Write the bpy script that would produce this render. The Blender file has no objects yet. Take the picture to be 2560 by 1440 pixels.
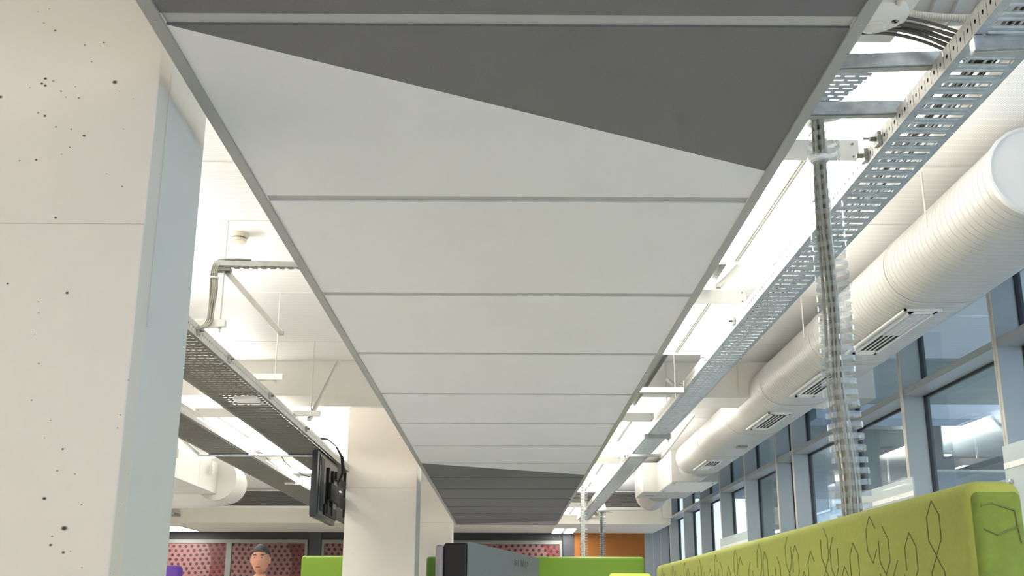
import bpy, bmesh, math, random
from mathutils import Vector, Matrix
random.seed(7)
S = bpy.context.scene
COL = S.collection

# ------------------------------------------------------------------ camera
cam_d = bpy.data.cameras.new('camera')
cam_d.sensor_width = 36.0
cam_d.lens = 36.0 * 2750 / 2560
cam_d.clip_start = 0.05; cam_d.clip_end = 200
cam = bpy.data.objects.new('camera', cam_d); COL.objects.link(cam)
# world axes of the camera (columns): right, up, back
right = Vector((1.0, -0.0080, 0.0030)).normalized()
back = Vector((-0.0070, -0.9602, -0.2792)).normalized()
up = back.cross(right).normalized(); right = up.cross(back).normalized()
cam.matrix_world = Matrix(((right.x, up.x, back.x, 0), (right.y, up.y, back.y, 0), (right.z, up.z, back.z, 1.2), (0, 0, 0, 1)))
S.camera = cam

# ------------------------------------------------------------------ world, exposure
W = bpy.data.worlds.new('world'); S.world = W; W.use_nodes = True
bg = W.node_tree.nodes['Background']
bg.inputs[0].default_value = (0.66, 0.77, 0.95, 1); bg.inputs[1].default_value = 2.2
S.view_settings.view_transform = 'Standard'
S.view_settings.look = 'None'
S.view_settings.gamma = 1
S.view_settings.use_curve_mapping = False
S.view_settings.exposure = 1.05
S.cycles.transparent_max_bounces = 24
LENS_E = 11.5      # lamp lens emission
UP_W = 34.0       # indirect lamp inside each luminaire, watts
DOWN_W = 22.0

# ------------------------------------------------------------------ materials
def lin(c):
    return tuple(((v/255)/12.92 if v/255 <= .04045 else (((v/255)+.055)/1.055)**2.4) for v in c)
M = {}
def mat(name, rgb, rough=.6, metal=0, noise=.0, nscale=8, bump=0, bscale=200, spec=.5, coat=0):
    m = bpy.data.materials.new(name); m.use_nodes = True
    nt = m.node_tree; b = nt.nodes['Principled BSDF']
    c = lin(rgb)
    b.inputs['Base Color'].default_value = (*c, 1)
    b.inputs['Roughness'].default_value = rough
    b.inputs['Metallic'].default_value = metal
    b.inputs['Specular IOR Level'].default_value = spec
    tc = nt.nodes.new('ShaderNodeTexCoord')
    if noise > 0:
        n = nt.nodes.new('ShaderNodeTexNoise'); n.inputs['Scale'].default_value = nscale; n.inputs['Detail'].default_value = 5
        nt.links.new(tc.outputs['Object'], n.inputs['Vector'])
        r = nt.nodes.new('ShaderNodeMapRange')
        r.inputs['From Min'].default_value = .3; r.inputs['From Max'].default_value = .7
        r.inputs['To Min'].default_value = 1-noise; r.inputs['To Max'].default_value = 1+noise
        nt.links.new(n.outputs[0], r.inputs[0])
        v = nt.nodes.new('ShaderNodeVectorMath'); v.operation = 'SCALE'
        v.inputs[0].default_value = c
        nt.links.new(r.outputs[0], v.inputs['Scale'])
        nt.links.new(v.outputs[0], b.inputs['Base Color'])
    if bump > 0:
        n2 = nt.nodes.new('ShaderNodeTexNoise'); n2.inputs['Scale'].default_value = bscale; n2.inputs['Detail'].default_value = 3
        nt.links.new(tc.outputs['Object'], n2.inputs['Vector'])
        bp = nt.nodes.new('ShaderNodeBump'); bp.inputs['Strength'].default_value = bump; bp.inputs['Distance'].default_value = .002
        nt.links.new(n2.outputs[0], bp.inputs['Height']); nt.links.new(bp.outputs[0], b.inputs['Normal'])
    M[name] = m
    return m
def emis(name, rgb, e):
    m = bpy.data.materials.new(name); m.use_nodes = True; nt = m.node_tree
    b = nt.nodes['Principled BSDF']; b.inputs['Base Color'].default_value = (.8, .8, .8, 1)
    b.inputs['Emission Color'].default_value = (*lin(rgb), 1); b.inputs['Emission Strength'].default_value = e
    M[name] = m; return m
def clear(name, tint, mixr, rough=.05, ior=1.45):
    """thin sheet: transparent with fresnel gloss and a little white scatter"""
    m = bpy.data.materials.new(name); m.use_nodes = True; nt = m.node_tree
    for n in list(nt.nodes): nt.nodes.remove(n)
    out = nt.nodes.new('ShaderNodeOutputMaterial')
    tr = nt.nodes.new('ShaderNodeBsdfTransparent'); tr.inputs[0].default_value = (*tint, 1)
    gl = nt.nodes.new('ShaderNodeBsdfGlossy'); gl.inputs['Roughness'].default_value = rough; gl.inputs[0].default_value = (.9, .95, 1, 1)
    df = nt.nodes.new('ShaderNodeBsdfDiffuse'); df.inputs[0].default_value = (.85, .88, .88, 1)
    fr = nt.nodes.new('ShaderNodeFresnel')
    ge = nt.nodes.new('ShaderNodeNewGeometry'); mr = nt.nodes.new('ShaderNodeMapRange')
    mr.inputs['To Min'].default_value = ior; mr.inputs['To Max'].default_value = 1/ior   # same reflectance from both sides of the sheet
    nt.links.new(ge.outputs['Backfacing'], mr.inputs[0]); nt.links.new(mr.outputs[0], fr.inputs[0])
    a = nt.nodes.new('ShaderNodeMixShader'); b = nt.nodes.new('ShaderNodeMixShader')
    b.inputs[0].default_value = mixr
    nt.links.new(fr.outputs[0], a.inputs[0]); nt.links.new(tr.outputs[0], a.inputs[1]); nt.links.new(gl.outputs[0], a.inputs[2])
    nt.links.new(a.outputs[0], b.inputs[1]); nt.links.new(df.outputs[0], b.inputs[2]); nt.links.new(b.outputs[0], out.inputs[0])
    M[name] = m; return m

mat('panel_light', (210, 209, 208), .75, noise=.012, nscale=3, bump=.15, bscale=260)
mat('panel_dark', (98, 97, 97), .7, noise=.05, nscale=140, bump=.2, bscale=260)
mat('frame_grey', (150, 151, 147), .45, metal=.3, noise=.02)
mat('frame_bar', (160, 161, 156), .6)
mat('white_paint', (232, 230, 224), .5, noise=.01)
mat('white_enamel', (226, 224, 216), .35)
mat('duct_white', (192, 190, 184), .38, noise=.012, nscale=2)
mat('seam_grey', (140, 142, 140), .6)
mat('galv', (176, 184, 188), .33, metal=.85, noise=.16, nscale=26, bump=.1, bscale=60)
mat('galv_dull', (168, 170, 164), .5, metal=.6, noise=.1, nscale=22)
mat('galv_pale', (205, 204, 196), .5, metal=.35, noise=.06, nscale=30)
mat('galv_shaded', (100, 99, 89), .5, metal=.55, noise=.12, nscale=24)  # left tray bases: shade of the unlit underside put into the metal colour
mat('steel_dark', (120, 122, 112), .5, metal=.5, noise=.1, nscale=30)
mat('cable_grey', (150, 148, 136), .5)
mat('cable_dark', (92, 90, 84), .5)
mat('cable_black', (24, 24, 24), .45)
mat('detector_cream', (206, 196, 176), .5)
mat('conduit', (212, 206, 190), .55)
mat('carpet', (216, 215, 212), .95, noise=.1, nscale=120)
mat('wall_white', (222, 218, 208), .8, noise=.01)
mat('bulkhead', (226, 221, 206), .8, noise=.01)
mat('mullion', (166, 170, 170), .42, metal=.35)
mat('mullion_edge', (214, 205, 190), .4, metal=.3)
mat('gasket', (30, 34, 42), .6)
mat('charcoal', (52, 51, 49), .6)
mat('charcoal_post', (58, 60, 62), .5)
mat('frame_green', (120, 122, 112), .5)
mat('art_red', (100, 35, 27), .5, noise=.35, nscale=1.6)
mat('art_pink', (124, 82, 76), .5, noise=.12, nscale=2)
mat('art_dot', (44, 24, 22), .6)
mat('orange', (160, 98, 34), .7, noise=.04, nscale=2)
mat('louver', (160, 156, 148), .5)
mat('louver_back', (70, 68, 64), .8)
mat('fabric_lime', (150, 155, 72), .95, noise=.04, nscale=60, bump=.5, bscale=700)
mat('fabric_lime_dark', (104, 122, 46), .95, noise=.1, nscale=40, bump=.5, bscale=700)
mat('stitch', (98, 100, 56), .9)
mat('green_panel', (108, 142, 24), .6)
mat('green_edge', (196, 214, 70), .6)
mat('green_shaded', (72, 108, 22), .7)  # darker copy of the screen green: shade inside the booth put into colour
mat('purple', (96, 60, 150), .8, noise=.05, nscale=40)
mat('black_plastic', (20, 19, 19), .55, spec=.25)
mat('tv_plastic', (38, 40, 44), .4)
mat('tv_back', (92, 88, 82), .35)
mat('monitor_back', (84, 90, 87), .6, noise=.06, nscale=300, bump=.3, bscale=500)
mat('monitor_bezel', (112, 108, 108), .4)
mat('screen', (10, 12, 14), .1)
mat('desk', (214, 210, 200), .4)
mat('skin', (196, 140, 112), .55)
mat('hair_dark', (62, 58, 58), .7, noise=.3, nscale=60)
mat('hair_white', (206, 196, 182), .7, noise=.2, nscale=60)
mat('shirt', (196, 200, 206), .8)
mat('shirt_dark', (70, 76, 92), .8)
mat('trousers', (52, 54, 62), .8)
mat('eye_white', (190, 176, 168), .3)
mat('pit', (72, 66, 60), .9)
mat('pit_soft', (188, 178, 164), .9)
mat('pit_mid', (136, 128, 116), .9)
mat('ext_concrete', (150, 154, 150), .9, noise=.12, nscale=3, bump=.4, bscale=30)
mat('ext_dark', (96, 98, 102), .8)
mat('ext_pale', (196, 204, 218), .8, noise=.06, nscale=4)
mat('lens_off', (220, 218, 206), .2)
mat('blue_mark', (70, 84, 120), .4)
mat('chrome', (200, 200, 200), .2, metal=1)
mat('sticker_red', (196, 110, 110), .6)
emis('lamp_lens', (254, 254, 255), LENS_E)
emis('ext_lamp', (255, 250, 235), 3.0)
clear('glass', (.80, .87, .90), .02, .01, 1.5)
clear('clear_plastic', (.84, .86, .86), .10, .08, 1.36)
clear('clear_edge', (.93, .93, .93), .3, .15, 1.4)
clear('frosted_green', (.55, .68, .60), .45, .3, 1.4)

# painted concrete with small bug holes and stains
def concrete(name, rgb, holes=True):
    m = mat(name, rgb, .62, noise=.02, nscale=1.3, bump=.25, bscale=12)
    nt = m.node_tree; b = nt.nodes['Principled BSDF']
    if holes:
        tc = nt.nodes.new('ShaderNodeTexCoord')
        vo = nt.nodes.new('ShaderNodeTexVoronoi'); vo.inputs['Scale'].default_value = 24
        nt.links.new(tc.outputs['Object'], vo.inputs['Vector'])
        cmp_ = nt.nodes.new('ShaderNodeMath'); cmp_.operation = 'LESS_THAN'; cmp_.inputs[1].default_value = .045
        nt.links.new(vo.outputs['Distance'], cmp_.inputs[0])
        sep = nt.nodes.new('ShaderNodeSeparateColor'); nt.links.new(vo.outputs['Color'], sep.inputs[0])
        g = nt.nodes.new('ShaderNodeMath'); g.operation = 'GREATER_THAN'; g.inputs[1].default_value = .62
        nt.links.new(sep.outputs[0], g.inputs[0])
        mu = nt.nodes.new('ShaderNodeMath'); mu.operation = 'MULTIPLY'
        nt.links.new(cmp_.outputs[0], mu.inputs[0]); nt.links.new(g.outputs[0], mu.inputs[1])
        mx = nt.nodes.new('ShaderNodeMix'); mx.data_type = 'RGBA'
        src = b.inputs['Base Color'].links[0].from_socket
        nt.links.new(mu.outputs[0], mx.inputs[0]); nt.links.new(src, mx.inputs[6]); mx.inputs[7].default_value = (*lin((120, 112, 100)), 1)
        nt.links.new(mx.outputs[2], b.inputs['Base Color'])
concrete('concrete', (222, 214, 202))
concrete('concrete_daylit', (214, 214, 208))  # cooler copy of the concrete: daylight on the column sides put into colour

# perforated, finely ribbed white ceiling tray
def perf_ceiling():
    m = mat('ceiling_perf', (236, 233, 228), .55)
    nt = m.node_tree; b = nt.nodes['Principled BSDF']
    tc = nt.nodes.new('ShaderNodeTexCoord'); sp = nt.nodes.new('ShaderNodeSeparateXYZ')
    nt.links.new(tc.outputs['Object'], sp.inputs[0])
    def math_(op, a, bb=None):
        n = nt.nodes.new('ShaderNodeMath'); n.operation = op
        for i, q in enumerate((a, bb)):
            if q is None: continue
            if isinstance(q, (int, float)): n.inputs[i].default_value = q
            else: nt.links.new(q, n.inputs[i])
        return n.outputs[0]
    k = 2*math.pi/.012
    sx = math_('SINE', math_('MULTIPLY', sp.outputs[0], k))
    sy = math_('SINE', math_('MULTIPLY', sp.outputs[1], k))
    dots = math_('GREATER_THAN', math_('MULTIPLY', sx, sy), .55)
    rib = math_('GREATER_THAN', math_('SINE', math_('MULTIPLY', sp.outputs[1], 2*math.pi/.072)), .93)
    inv = math_('MULTIPLY', dots, math_('SUBTRACT', 1.0, rib))
    mx = nt.nodes.new('ShaderNodeMix'); mx.data_type = 'RGBA'
    nt.links.new(inv, mx.inputs[0]); mx.inputs[6].default_value = (*lin((238, 235, 230)), 1); mx.inputs[7].default_value = (*lin((176, 172, 166)), 1)
    nt.links.new(mx.outputs[2], b.inputs['Base Color'])
    bp = nt.nodes.new('ShaderNodeBump'); bp.inputs['Strength'].default_value = .5; bp.inputs['Distance'].default_value = .003
    nt.links.new(rib, bp.inputs['Height']); nt.links.new(bp.outputs[0], b.inputs['Normal'])
perf_ceiling()

# duct: fine spiral lock seams come from geometry; nothing painted

# ------------------------------------------------------------------ mesh builder
class MB:
    def __init__(s): s.v = []; s.f = []; s.mi = []
    def quadbox(s, pts, mi=0):
        n = len(s.v); s.v += [tuple(p) for p in pts]
        for q in ((0, 3, 2, 1), (4, 5, 6, 7), (0, 1, 5, 4), (1, 2, 6, 5), (2, 3, 7, 6), (3, 0, 4, 7)):
            s.f.append([n+i for i in q]); s.mi.append(mi)
        return s
    def box(s, x0, x1, y0, y1, z0, z1, mi=0):
        return s.quadbox([(x0, y0, z0), (x1, y0, z0), (x1, y1, z0), (x0, y1, z0), (x0, y0, z1), (x1, y0, z1), (x1, y1, z1), (x0, y1, z1)], mi)
    def bar(s, p, q, w, h, mi=0, upv=(0, 0, 1)):
        p = Vector(p); q = Vector(q); d = (q-p).normalized(); u = Vector(upv)
        if abs(d.dot(u)) > .95: u = Vector((0, 1, 0))
        a = d.cross(u).normalized()*(w/2); b = a.cross(d).normalized()*(h/2)
        return s.quadbox([p-a-b, p+a-b, q+a-b, q-a-b, p-a+b, p+a+b, q+a+b, q-a+b], mi)
    def face(s, pts, mi=0):
        n = len(s.v); s.v += [tuple(p) for p in pts]; s.f.append(list(range(n, n+len(pts)))); s.mi.append(mi); return s
    def tube(s, path, r, n=10, mi=0, caps=True, closed=False):
        path = [Vector(p) for p in path]; L = len(path)
        rs = r if isinstance(r, (list, tuple)) else [r]*L
        base = len(s.v); prev = None
        for i, p in enumerate(path):
            d = (path[min(i+1, L-1)]-path[max(i-1, 0)]).normalized()
            if prev is None:
                a = d.orthogonal().normalized()
            else:
                a = (prev-d*prev.dot(d)); a = a.normalized() if a.length > 1e-6 else d.orthogonal().normalized()
            prev = a; b = d.cross(a)
            for k in range(n):
                t = 2*math.pi*k/n; s.v.append(tuple(p+(a*math.cos(t)+b*math.sin(t))*rs[i]))
        for i in range(L-1):
            for k in range(n):
                k2 = (k+1) % n
                s.f.append([base+i*n+k, base+i*n+k2, base+(i+1)*n+k2, base+(i+1)*n+k]); s.mi.append(mi)
        if caps:
            s.f.append([base+k for k in range(n)][::-1]); s.mi.append(mi)
            s.f.append([base+(L-1)*n+k for k in range(n)]); s.mi.append(mi)
        return s
    def lathe(s, prof, c=(0, 0, 0), ax='z', n=24, mi=0):
        """prof: (radius, height) list around the axis through c"""
        base = len(s.v); c = Vector(c)
        for r, h in prof:
            for k in range(n):
                t = 2*math.pi*k/n; a, b = r*math.cos(t), r*math.sin(t)
                o = {'z': (a, b, h), 'y': (a, h, b), 'x': (h, a, b)}[ax]
                s.v.append(tuple(c+Vector(o)))
        for i in range(len(prof)-1):
            for k in range(n):
                k2 = (k+1) % n
                s.f.append([base+i*n+k, base+i*n+k2, base+(i+1)*n+k2, base+(i+1)*n+k]); s.mi.append(mi)
        s.f.append([base+k for k in range(n)][::-1]); s.mi.append(mi)
        s.f.append([base+(len(prof)-1)*n+k for k in range(n)]); s.mi.append(mi)
        return s
    def loft(s, sections, mi=0, caps=True):
        base = len(s.v); n = len(sections[0])
        for sec in sections: s.v += [tuple(p) for p in sec]
        for i in range(len(sections)-1):
            for k in range(n):
                k2 = (k+1) % n
                s.f.append([base+i*n+k, base+i*n+k2, base+(i+1)*n+k2, base+(i+1)*n+k]); s.mi.append(mi)
        if caps:
            s.f.append([base+k for k in range(n)][::-1]); s.mi.append(mi)
            s.f.append([base+(len(sections)-1)*n+k for k in range(n)]); s.mi.append(mi)
        return s
    def build(s, name, mats, parent=None, smooth=False, bevel=0, seg=2, origin=None, solid=0, **tags):
        me = bpy.data.meshes.new(name)
        o = Vector(origin) if origin is not None else Vector((0, 0, 0))
        me.from_pydata([tuple(Vector(v)-o) for v in s.v], [], s.f)
        if isinstance(mats, str): mats = [mats]
        for m in mats: me.materials.append(M[m])
        for p, i in zip(me.polygons, s.mi): p.material_index = i
        bm = bmesh.new(); bm.from_mesh(me)
        bmesh.ops.recalc_face_normals(bm, faces=bm.faces)
        if bevel > 0:
            bmesh.ops.bevel(bm, geom=[e for e in bm.edges], offset=bevel, segments=seg, profile=.5, affect='EDGES', clamp_overlap=True)
        bm.to_mesh(me); bm.free()
        if smooth:
            for p in me.polygons: p.use_smooth = True
            try: me.set_sharp_from_angle(angle=math.radians(42))
            except Exception: pass
        ob = bpy.data.objects.new(name, me); COL.objects.link(ob); ob.location = o
        if parent is not None:
            ob.parent = parent
            wl = Vector(parent.get('_w', (0, 0, 0)))
            ob.location = o - wl
        ob['_w'] = tuple(o)
        for k, v in tags.items(): ob[k] = v
        if solid:
            md = ob.modifiers.new('thickness', 'SOLIDIFY'); md.thickness = solid
        return ob

def thing(name, label, cat, loc=(0, 0, 0), group=None):
    o = bpy.data.objects.new(name, None); COL.objects.link(o); o.location = loc
    o.empty_display_size = .1
    o['label'] = label; o['category'] = cat; o['_w'] = tuple(loc)
    if group: o['group'] = group
    return o
def tag(o, label, cat, group=None):
    o['label'] = label; o['category'] = cat
    if group: o['group'] = group
    return o
def struct(name, parent=None, loc=(0, 0, 0)):
    o = bpy.data.objects.new(name, None); COL.objects.link(o); o['kind'] = 'structure'; o['_w'] = tuple(loc); o.location = loc
    if parent: o.parent = parent
    return o
def copy_tree(src, loc, label=None, group=None):
    r = src.copy(); COL.objects.link(r); r.location = loc
    if label: r['label'] = label
    if group: r['group'] = group
    for ch in src.children:
        c = ch.copy(); COL.objects.link(c); c.parent = r
        for g in ch.children:
            d = g.copy(); COL.objects.link(d); d.parent = c
    return r
def area(name, parent, loc, sx, sy, watts, up, color=(1, .98, .95)):
    l = bpy.data.lights.new(name, 'AREA'); l.shape = 'RECTANGLE'; l.size = sx; l.size_y = sy; l.energy = watts; l.color = color
    o = bpy.data.objects.new(name, l); COL.objects.link(o); o.parent = parent; o.location = loc
    if up: o.rotation_euler = (math.pi, 0, 0)
    return o

# ================================================================== SETTING
H = 3.30
MB().box(-8, 3.3, -4, 23.4, -.1, 0).build('floor', 'carpet', kind='structure')
MB().box(-8.1, -8, -4, 23.4, 0, 3.5).build('wall_left', 'wall_white', kind='structure')
MB().box(-8.1, 3.3, -4.1, -4, 0, 3.5).build('wall_back', 'wall_white', kind='structure')
# ceiling slab with strips of perforated trays
ceil = MB().box(-8.1, 3.3, -4.1, 23.5, H+.03, H+.25).build('ceiling', 'wall_white', kind='structure')
def cstrip(y0, y1, m='ceiling_perf', z=H):
    mb = MB().box(-8, 3.28, y0+.006, y1-.006, z, z+.028)
    mb.build('ceiling_panel', m, ceil)
ys = [-4, -2.34, -.87, .61, 2.08, 3.56, 5.03]
for a, b in zip(ys, ys[1:]): cstrip(a, b)
MB().box(-8, 3.28, 5.036, 5.10, H-.012, H+.028).build('ceiling_panel', 'white_paint', ceil)
for a, b in zip((5.11, 5.886, 7.36, 8.835), (5.886, 7.36, 8.835, 9.55)): cstrip(a, b)
for a, b in zip((10.09, 11.05, 12.52, 13.99, 15.46, 16.93, 18.4, 19.87), (11.05, 12.52, 13.99, 15.46, 16.93, 18.4, 19.87, 20.7)): cstrip(a, b)
# downstand beam
MB().box(-8, 3.28, 9.555, 10.085, 2.983, H+.03).build('trim_1', 'wall_white', kind='structure')
# bulkhead and lower soffit at the far end
MB().box(-8, 3.1, 20.7, 23.35, 2.69, H+.03).build('trim_2', 'bulkhead', kind='structure')
MB().box(2.93, 3.1, 20.55, 20.7, 2.80, H).build('trim_3', 'bulkhead', kind='structure')

# far wall
fw = MB().box(-8, 3.3, 23.32, 23.5, 0, 2.69).build('wall_far', 'charcoal', kind='structure')
MB().box(1.47, 2.92, 23.28, 23.32, 0, 2.69).build('painted_panel', 'orange', fw)
MB().box(2.92, 3.1, 23.26, 23.32, 0, 2.69).build('door_frame', 'mullion', fw)
MB().box(-4.0, -3.75, 23.27, 23.32, 0, 2.69).build('post', 'charcoal_post', fw)
MB().box(1.24, 1.47, 23.27, 23.32, 0, 2.69).build('post', 'charcoal_post', fw)
MB().box(-8, 1.24, 23.29, 23.32, 2.535, 2.69).build('head_rail', 'charcoal', fw)

# art panels
def clip_poly(poly, x0, x1, z0, z1):
    def cl(poly, f, inter):
        out = []
        for i in range(len(poly)):
            a, b = poly[i-1], poly[i]
            fa, fb = f(a), f(b)
            if fb:
                if not fa: out.append(inter(a, b))
                out.append(b)
            elif fa: out.append(inter(a, b))
        return out
    for ax, v, s in ((0, x0, 1), (0, x1, -1), (1, z0, 1), (1, z1, -1)):
        if not poly: return []
        def inter(a, b, ax=ax, v=v):
            t = (v-a[ax])/((b[ax]-a[ax]) or 1e-9); return (a[0]+(b[0]-a[0])*t, a[1]+(b[1]-a[1])*t)
        poly = cl(poly, lambda p, ax=ax, v=v, s=s: (p[ax]-v)*s >= 0, inter)
    return poly
def art(x0, x1, discs, label):
    z0, z1 = .9, 2.535
    t = thing('art_panel', label, 'art panel', ((x0+x1)/2, 23.3, z0), group=None)
    fr = MB(); b = .055
    for a in ((x0, x0+b, z0, z1), (x1-b, x1, z0, z1), (x0+b, x1-b, z0, z0+b), (x0+b, x1-b, z1-.075, z1)):
        fr.box(a[0], a[1], 23.235, 23.29, a[2], a[3])
    fr.build('frame', 'frame_green', t)
    ix0, ix1, iz0, iz1 = x0+b, x1-b, z0+b, z1-.075
    MB().box(ix0, ix1, 23.262, 23.288, iz0, iz1).build('print_board', 'art_red', t)
    for i, (cx, cz, r) in enumerate(discs):
        pl = clip_poly([(cx+r*math.cos(k*2*math.pi/48), cz+r*math.sin(k*2*math.pi/48)) for k in range(48)], ix0, ix1, iz0, iz1)
        if len(pl) > 2:
            mb = MB(); n = len(pl)
            mb.loft([[(p[0], 23.262, p[1]) for p in pl], [(p[0], 23.258-.001*i, p[1]) for p in pl]])
            mb.build('printed_disc', 'art_pink', t)
    dm = MB(); row = 0; z = iz0+.05
    while z < iz1-.01:
        x = ix0+.04+(row % 2)*.062+random.uniform(-.015, .015)
        while x < ix1-.02:
            zz = z+.02*math.sin(x*3.1)
            if zz < iz1-.025:
                c = [(x+.031*math.cos(k*math.pi/4), zz+.031*math.sin(k*math.pi/4)) for k in range(8)]
                dm.loft([[(p[0], 23.258, p[1]) for p in c], [(p[0], 23.2535, p[1]) for p in c]])
            x += .124
        row += 1; z += .088
    d = dm.build('printed_dots', 'art_dot', t); d['kind'] = 'stuff'
art(-8.0+.02, -5.63, ((-6.9, 2.02, .92),), 'red art panel with dark dots and a large pink disc, leftmost on the far wall')
art(-5.63, -4.02, ((-5.9, 2.75, .75), (-5.0, 2.05, .68)), 'red dotted art panel with two pink discs behind the standing person')
art(-3.73, -1.3, ((-3.9, 2.5, .7), (-2.2, 2.0, .7)), 'red dotted art panel partly hidden by the middle white column')
art(-1.28, 1.22, ((-.9, 2.7, .7), (.25, 2.0, .72)), 'red dotted art panel behind the computer monitor')

# louvre grilles in the bulkhead
def grille(x0, x1, z0, z1, label):
    t = thing('louvre_grille', label, 'vent', ((x0+x1)/2, 20.69, z0))
    b = .05; fr = MB()
    for a in ((x0-b, x0, z0-b, z1+b), (x1, x1+b, z0-b, z1+b), (x0, x1, z0-b, z0), (x0, x1, z1, z1+b*.5)):
        fr.box(a[0], a[1], 20.65, 20.698, a[2], min(a[3], 3.298))
    fr.build('frame', 'white_paint', t)
    MB().box(x0, x1, 20.688, 20.697, z0, z1).build('back_plate', 'louver_back', t)
    n = 12; p = (z1-z0)/n
    for i in range(n):
        z = z0+p*i
        mb = MB(); mb.quadbox([(x0, 20.655, z), (x1, 20.655, z), (x1, 20.686, z+p*.65), (x0, 20.686, z+p*.65),
                               (x0, 20.655, z+.004), (x1, 20.655, z+.004), (x1, 20.686, z+p*.65+.004), (x0, 20.686, z+p*.65+.004)])
        mb.build('slat', 'louver', t)
grille(-5.67, -2.3, 2.995, 3.265, 'long grey louvre grille high on the far bulkhead, left of the columns')
grille(.95, 2.85, 2.995, 3.265, 'grey louvre grille high on the far bulkhead beside the windows')

# windows on the right -------------------------------------------------
XW = 3.1; XG = 3.27
MB().box(XG-.02, XG+.02, -4.1, 23.5, -.1, .12).build('wall_right', 'mullion', kind='structure')
MB().box(XG-.02, XG+.05, -4.1, 23.5, 3.285, 3.6).build('trim_4', 'ext_concrete', kind='structure')
fins = [-.0, 1.7, 3.37, 5.05, 6.72, 8.41, 10.08, 11.77, 12.50, 14.19, 15.85, 17.52, 19.17, 20.84, 22.1, 23.25]
for i, y in enumerate(fins):
    w = struct('window_%d' % (i+1), loc=(XG, y, 0))
    mb = MB().box(XW, XG, y, y+.055, .12, H); mb.build('mullion', 'mullion', w)
    for k in range(2):
        MB().box(XW-.006, XW, y+.002+k*.028, y+.026+k*.028, .12, H).build('mullion_cap', 'mullion_edge', w)
    MB().box(XG-.012, XG+.03, y-.012, y, .12, H).build('gasket', 'gasket', w)
    if i+1 < len(fins):
        y2 = fins[i+1]
        MB().box(XW+.004, XG, y+.055, y2, 2.79, 2.84).build('transom', 'mullion', w)
        MB().box(XG-.004, XG+.02, y+.055, y2, 2.77, 2.79).build('gasket', 'gasket', w)
        MB().box(XG, XG+.008, y+.055, y2, .12, 2.80).build('pane', 'glass', w)
        MB().box(XG, XG+.008, y+.055, y2, 2.83, H).build('pane', 'glass', w)

# outside: slab, beam, columns and the neighbouring wing -----------------
ex = thing('outside_canopy', 'outside soffit of cream panels and rough concrete beyond the windows', 'canopy', (6, 10, 3.3))
for a, b in zip((-4, -.87, 2.08, 5.03, 6.5, 7.98), (-.87, 2.08, 5.03, 6.5, 7.98, 9.45)):
    MB().box(3.33, 8.6, a+.01, b-.01, 3.32, 3.36).build('soffit_panel', 'ceiling_perf', ex)
MB().box(3.33, 8.6, 9.45, 11.6, 3.30, 3.6).build('soffit_slab', 'ext_concrete', ex)
MB().box(3.33, 8.6, 11.6, 12.1, 3.15, 3.6).build('beam', 'ext_pale', ex)
MB().box(3.33, 8.6, 12.1, 22, 3.28, 3.6).build('soffit_slab', 'ext_concrete', ex)
for k, (x, y) in enumerate(((4.35, 13.2), (4.4, 19.0), (4.4, 6.0))):
    lab = ('grey concrete column outside, behind the clear cable drop', 'farthest grey concrete column outside the windows', 'nearest grey concrete column outside, beyond the right edge')[k]
    tag(MB().box(x, x+.55, y, y+.55, -.1, 3.29).build('outside_column', 'ext_concrete', origin=(x+.27, y+.27, 0), bevel=.015), lab, 'column')
ow = thing('outside_partition', 'dark grey outside partition with an opening onto a lit ceiling', 'partition', (6, 12.5, 2.7))
MB().box(4.62, 4.98, 12.45, 12.6, 2.70, 3.28).build('wall', 'ext_dark', ow)
MB().box(4.98, 8.6, 12.45, 12.6, 2.70, 2.86).build('wall', 'ext_dark', ow)
MB().tube([(4.62, 12.4, 2.69), (8.6, 12.4, 2.69)], .022, 10).build('rail', 'galv_dull', ow)
MB().box(5.0, 5.012, 12.5, 12.51, 2.86, 3.28).build('frame', 'white_paint', ow)
def outlight(x, y, L, label, diag=False):
    t = thing('outside_light', label, 'ceiling light', (x, y, 2.95))
    MB().box(x-.07, x+.07, y, y+L, 2.96, 3.0).build('housing', 'white_enamel', t, bevel=.01)
    MB().box(x-.06, x+.06, y+.02, y+L-.02, 2.95, 2.958).build('diffuser', 'ext_lamp', t)
    for yy in (y+.2, y+L-.2): MB().tube([(x, yy, 3.0), (x, yy, 3.3)], .006, 8).build('rod', 'white_paint', t)
    area('lamp_up', t, (0, L/2, .07), .12, L*.9, 190 if y < 9 else 90, True)  # uplight added to brighten the outside soffit
outlight(5.25, 13.0, 2.4, 'slim pendant light outside, seen through the partition opening')
outlight(6.4, 5.6, 2.6, 'unseen added pendant light outside, brightening the cream soffit')  # added out of view, lights the soffit seen through the panes
outlight(6.4, 9.8, 1.4, 'unseen added pendant light outside, brightening the concrete soffit')  # also added out of view, for the concrete part of the soffit
wg = thing('neighbouring_wing', 'pale neighbouring wing across the yard with rows of windows', 'building', (11, 17, 0))
MB().box(11.2, 11.6, 4, 44, -.1, 8).build('wall', 'ext_concrete', wg)
for k in range(9):
    for z in (1.2, 4.4):
        f = MB().box(11.14, 11.2, 6+k*4, 8.4+k*4, z, z+1.5).build('window_frame', 'mullion', wg)
        MB().box(11.12, 11.14, 6.08+k*4, 8.32+k*4, z+.08, z+1.42).build('pane', 'ext_dark', f)
tag(MB().box(3.3, 14, -4, 44, -.3, -.1).build('outside_paving', 'ext_pale', origin=(8, 12, -.2)), 'pale paving outside along the windows', 'paving')

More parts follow.
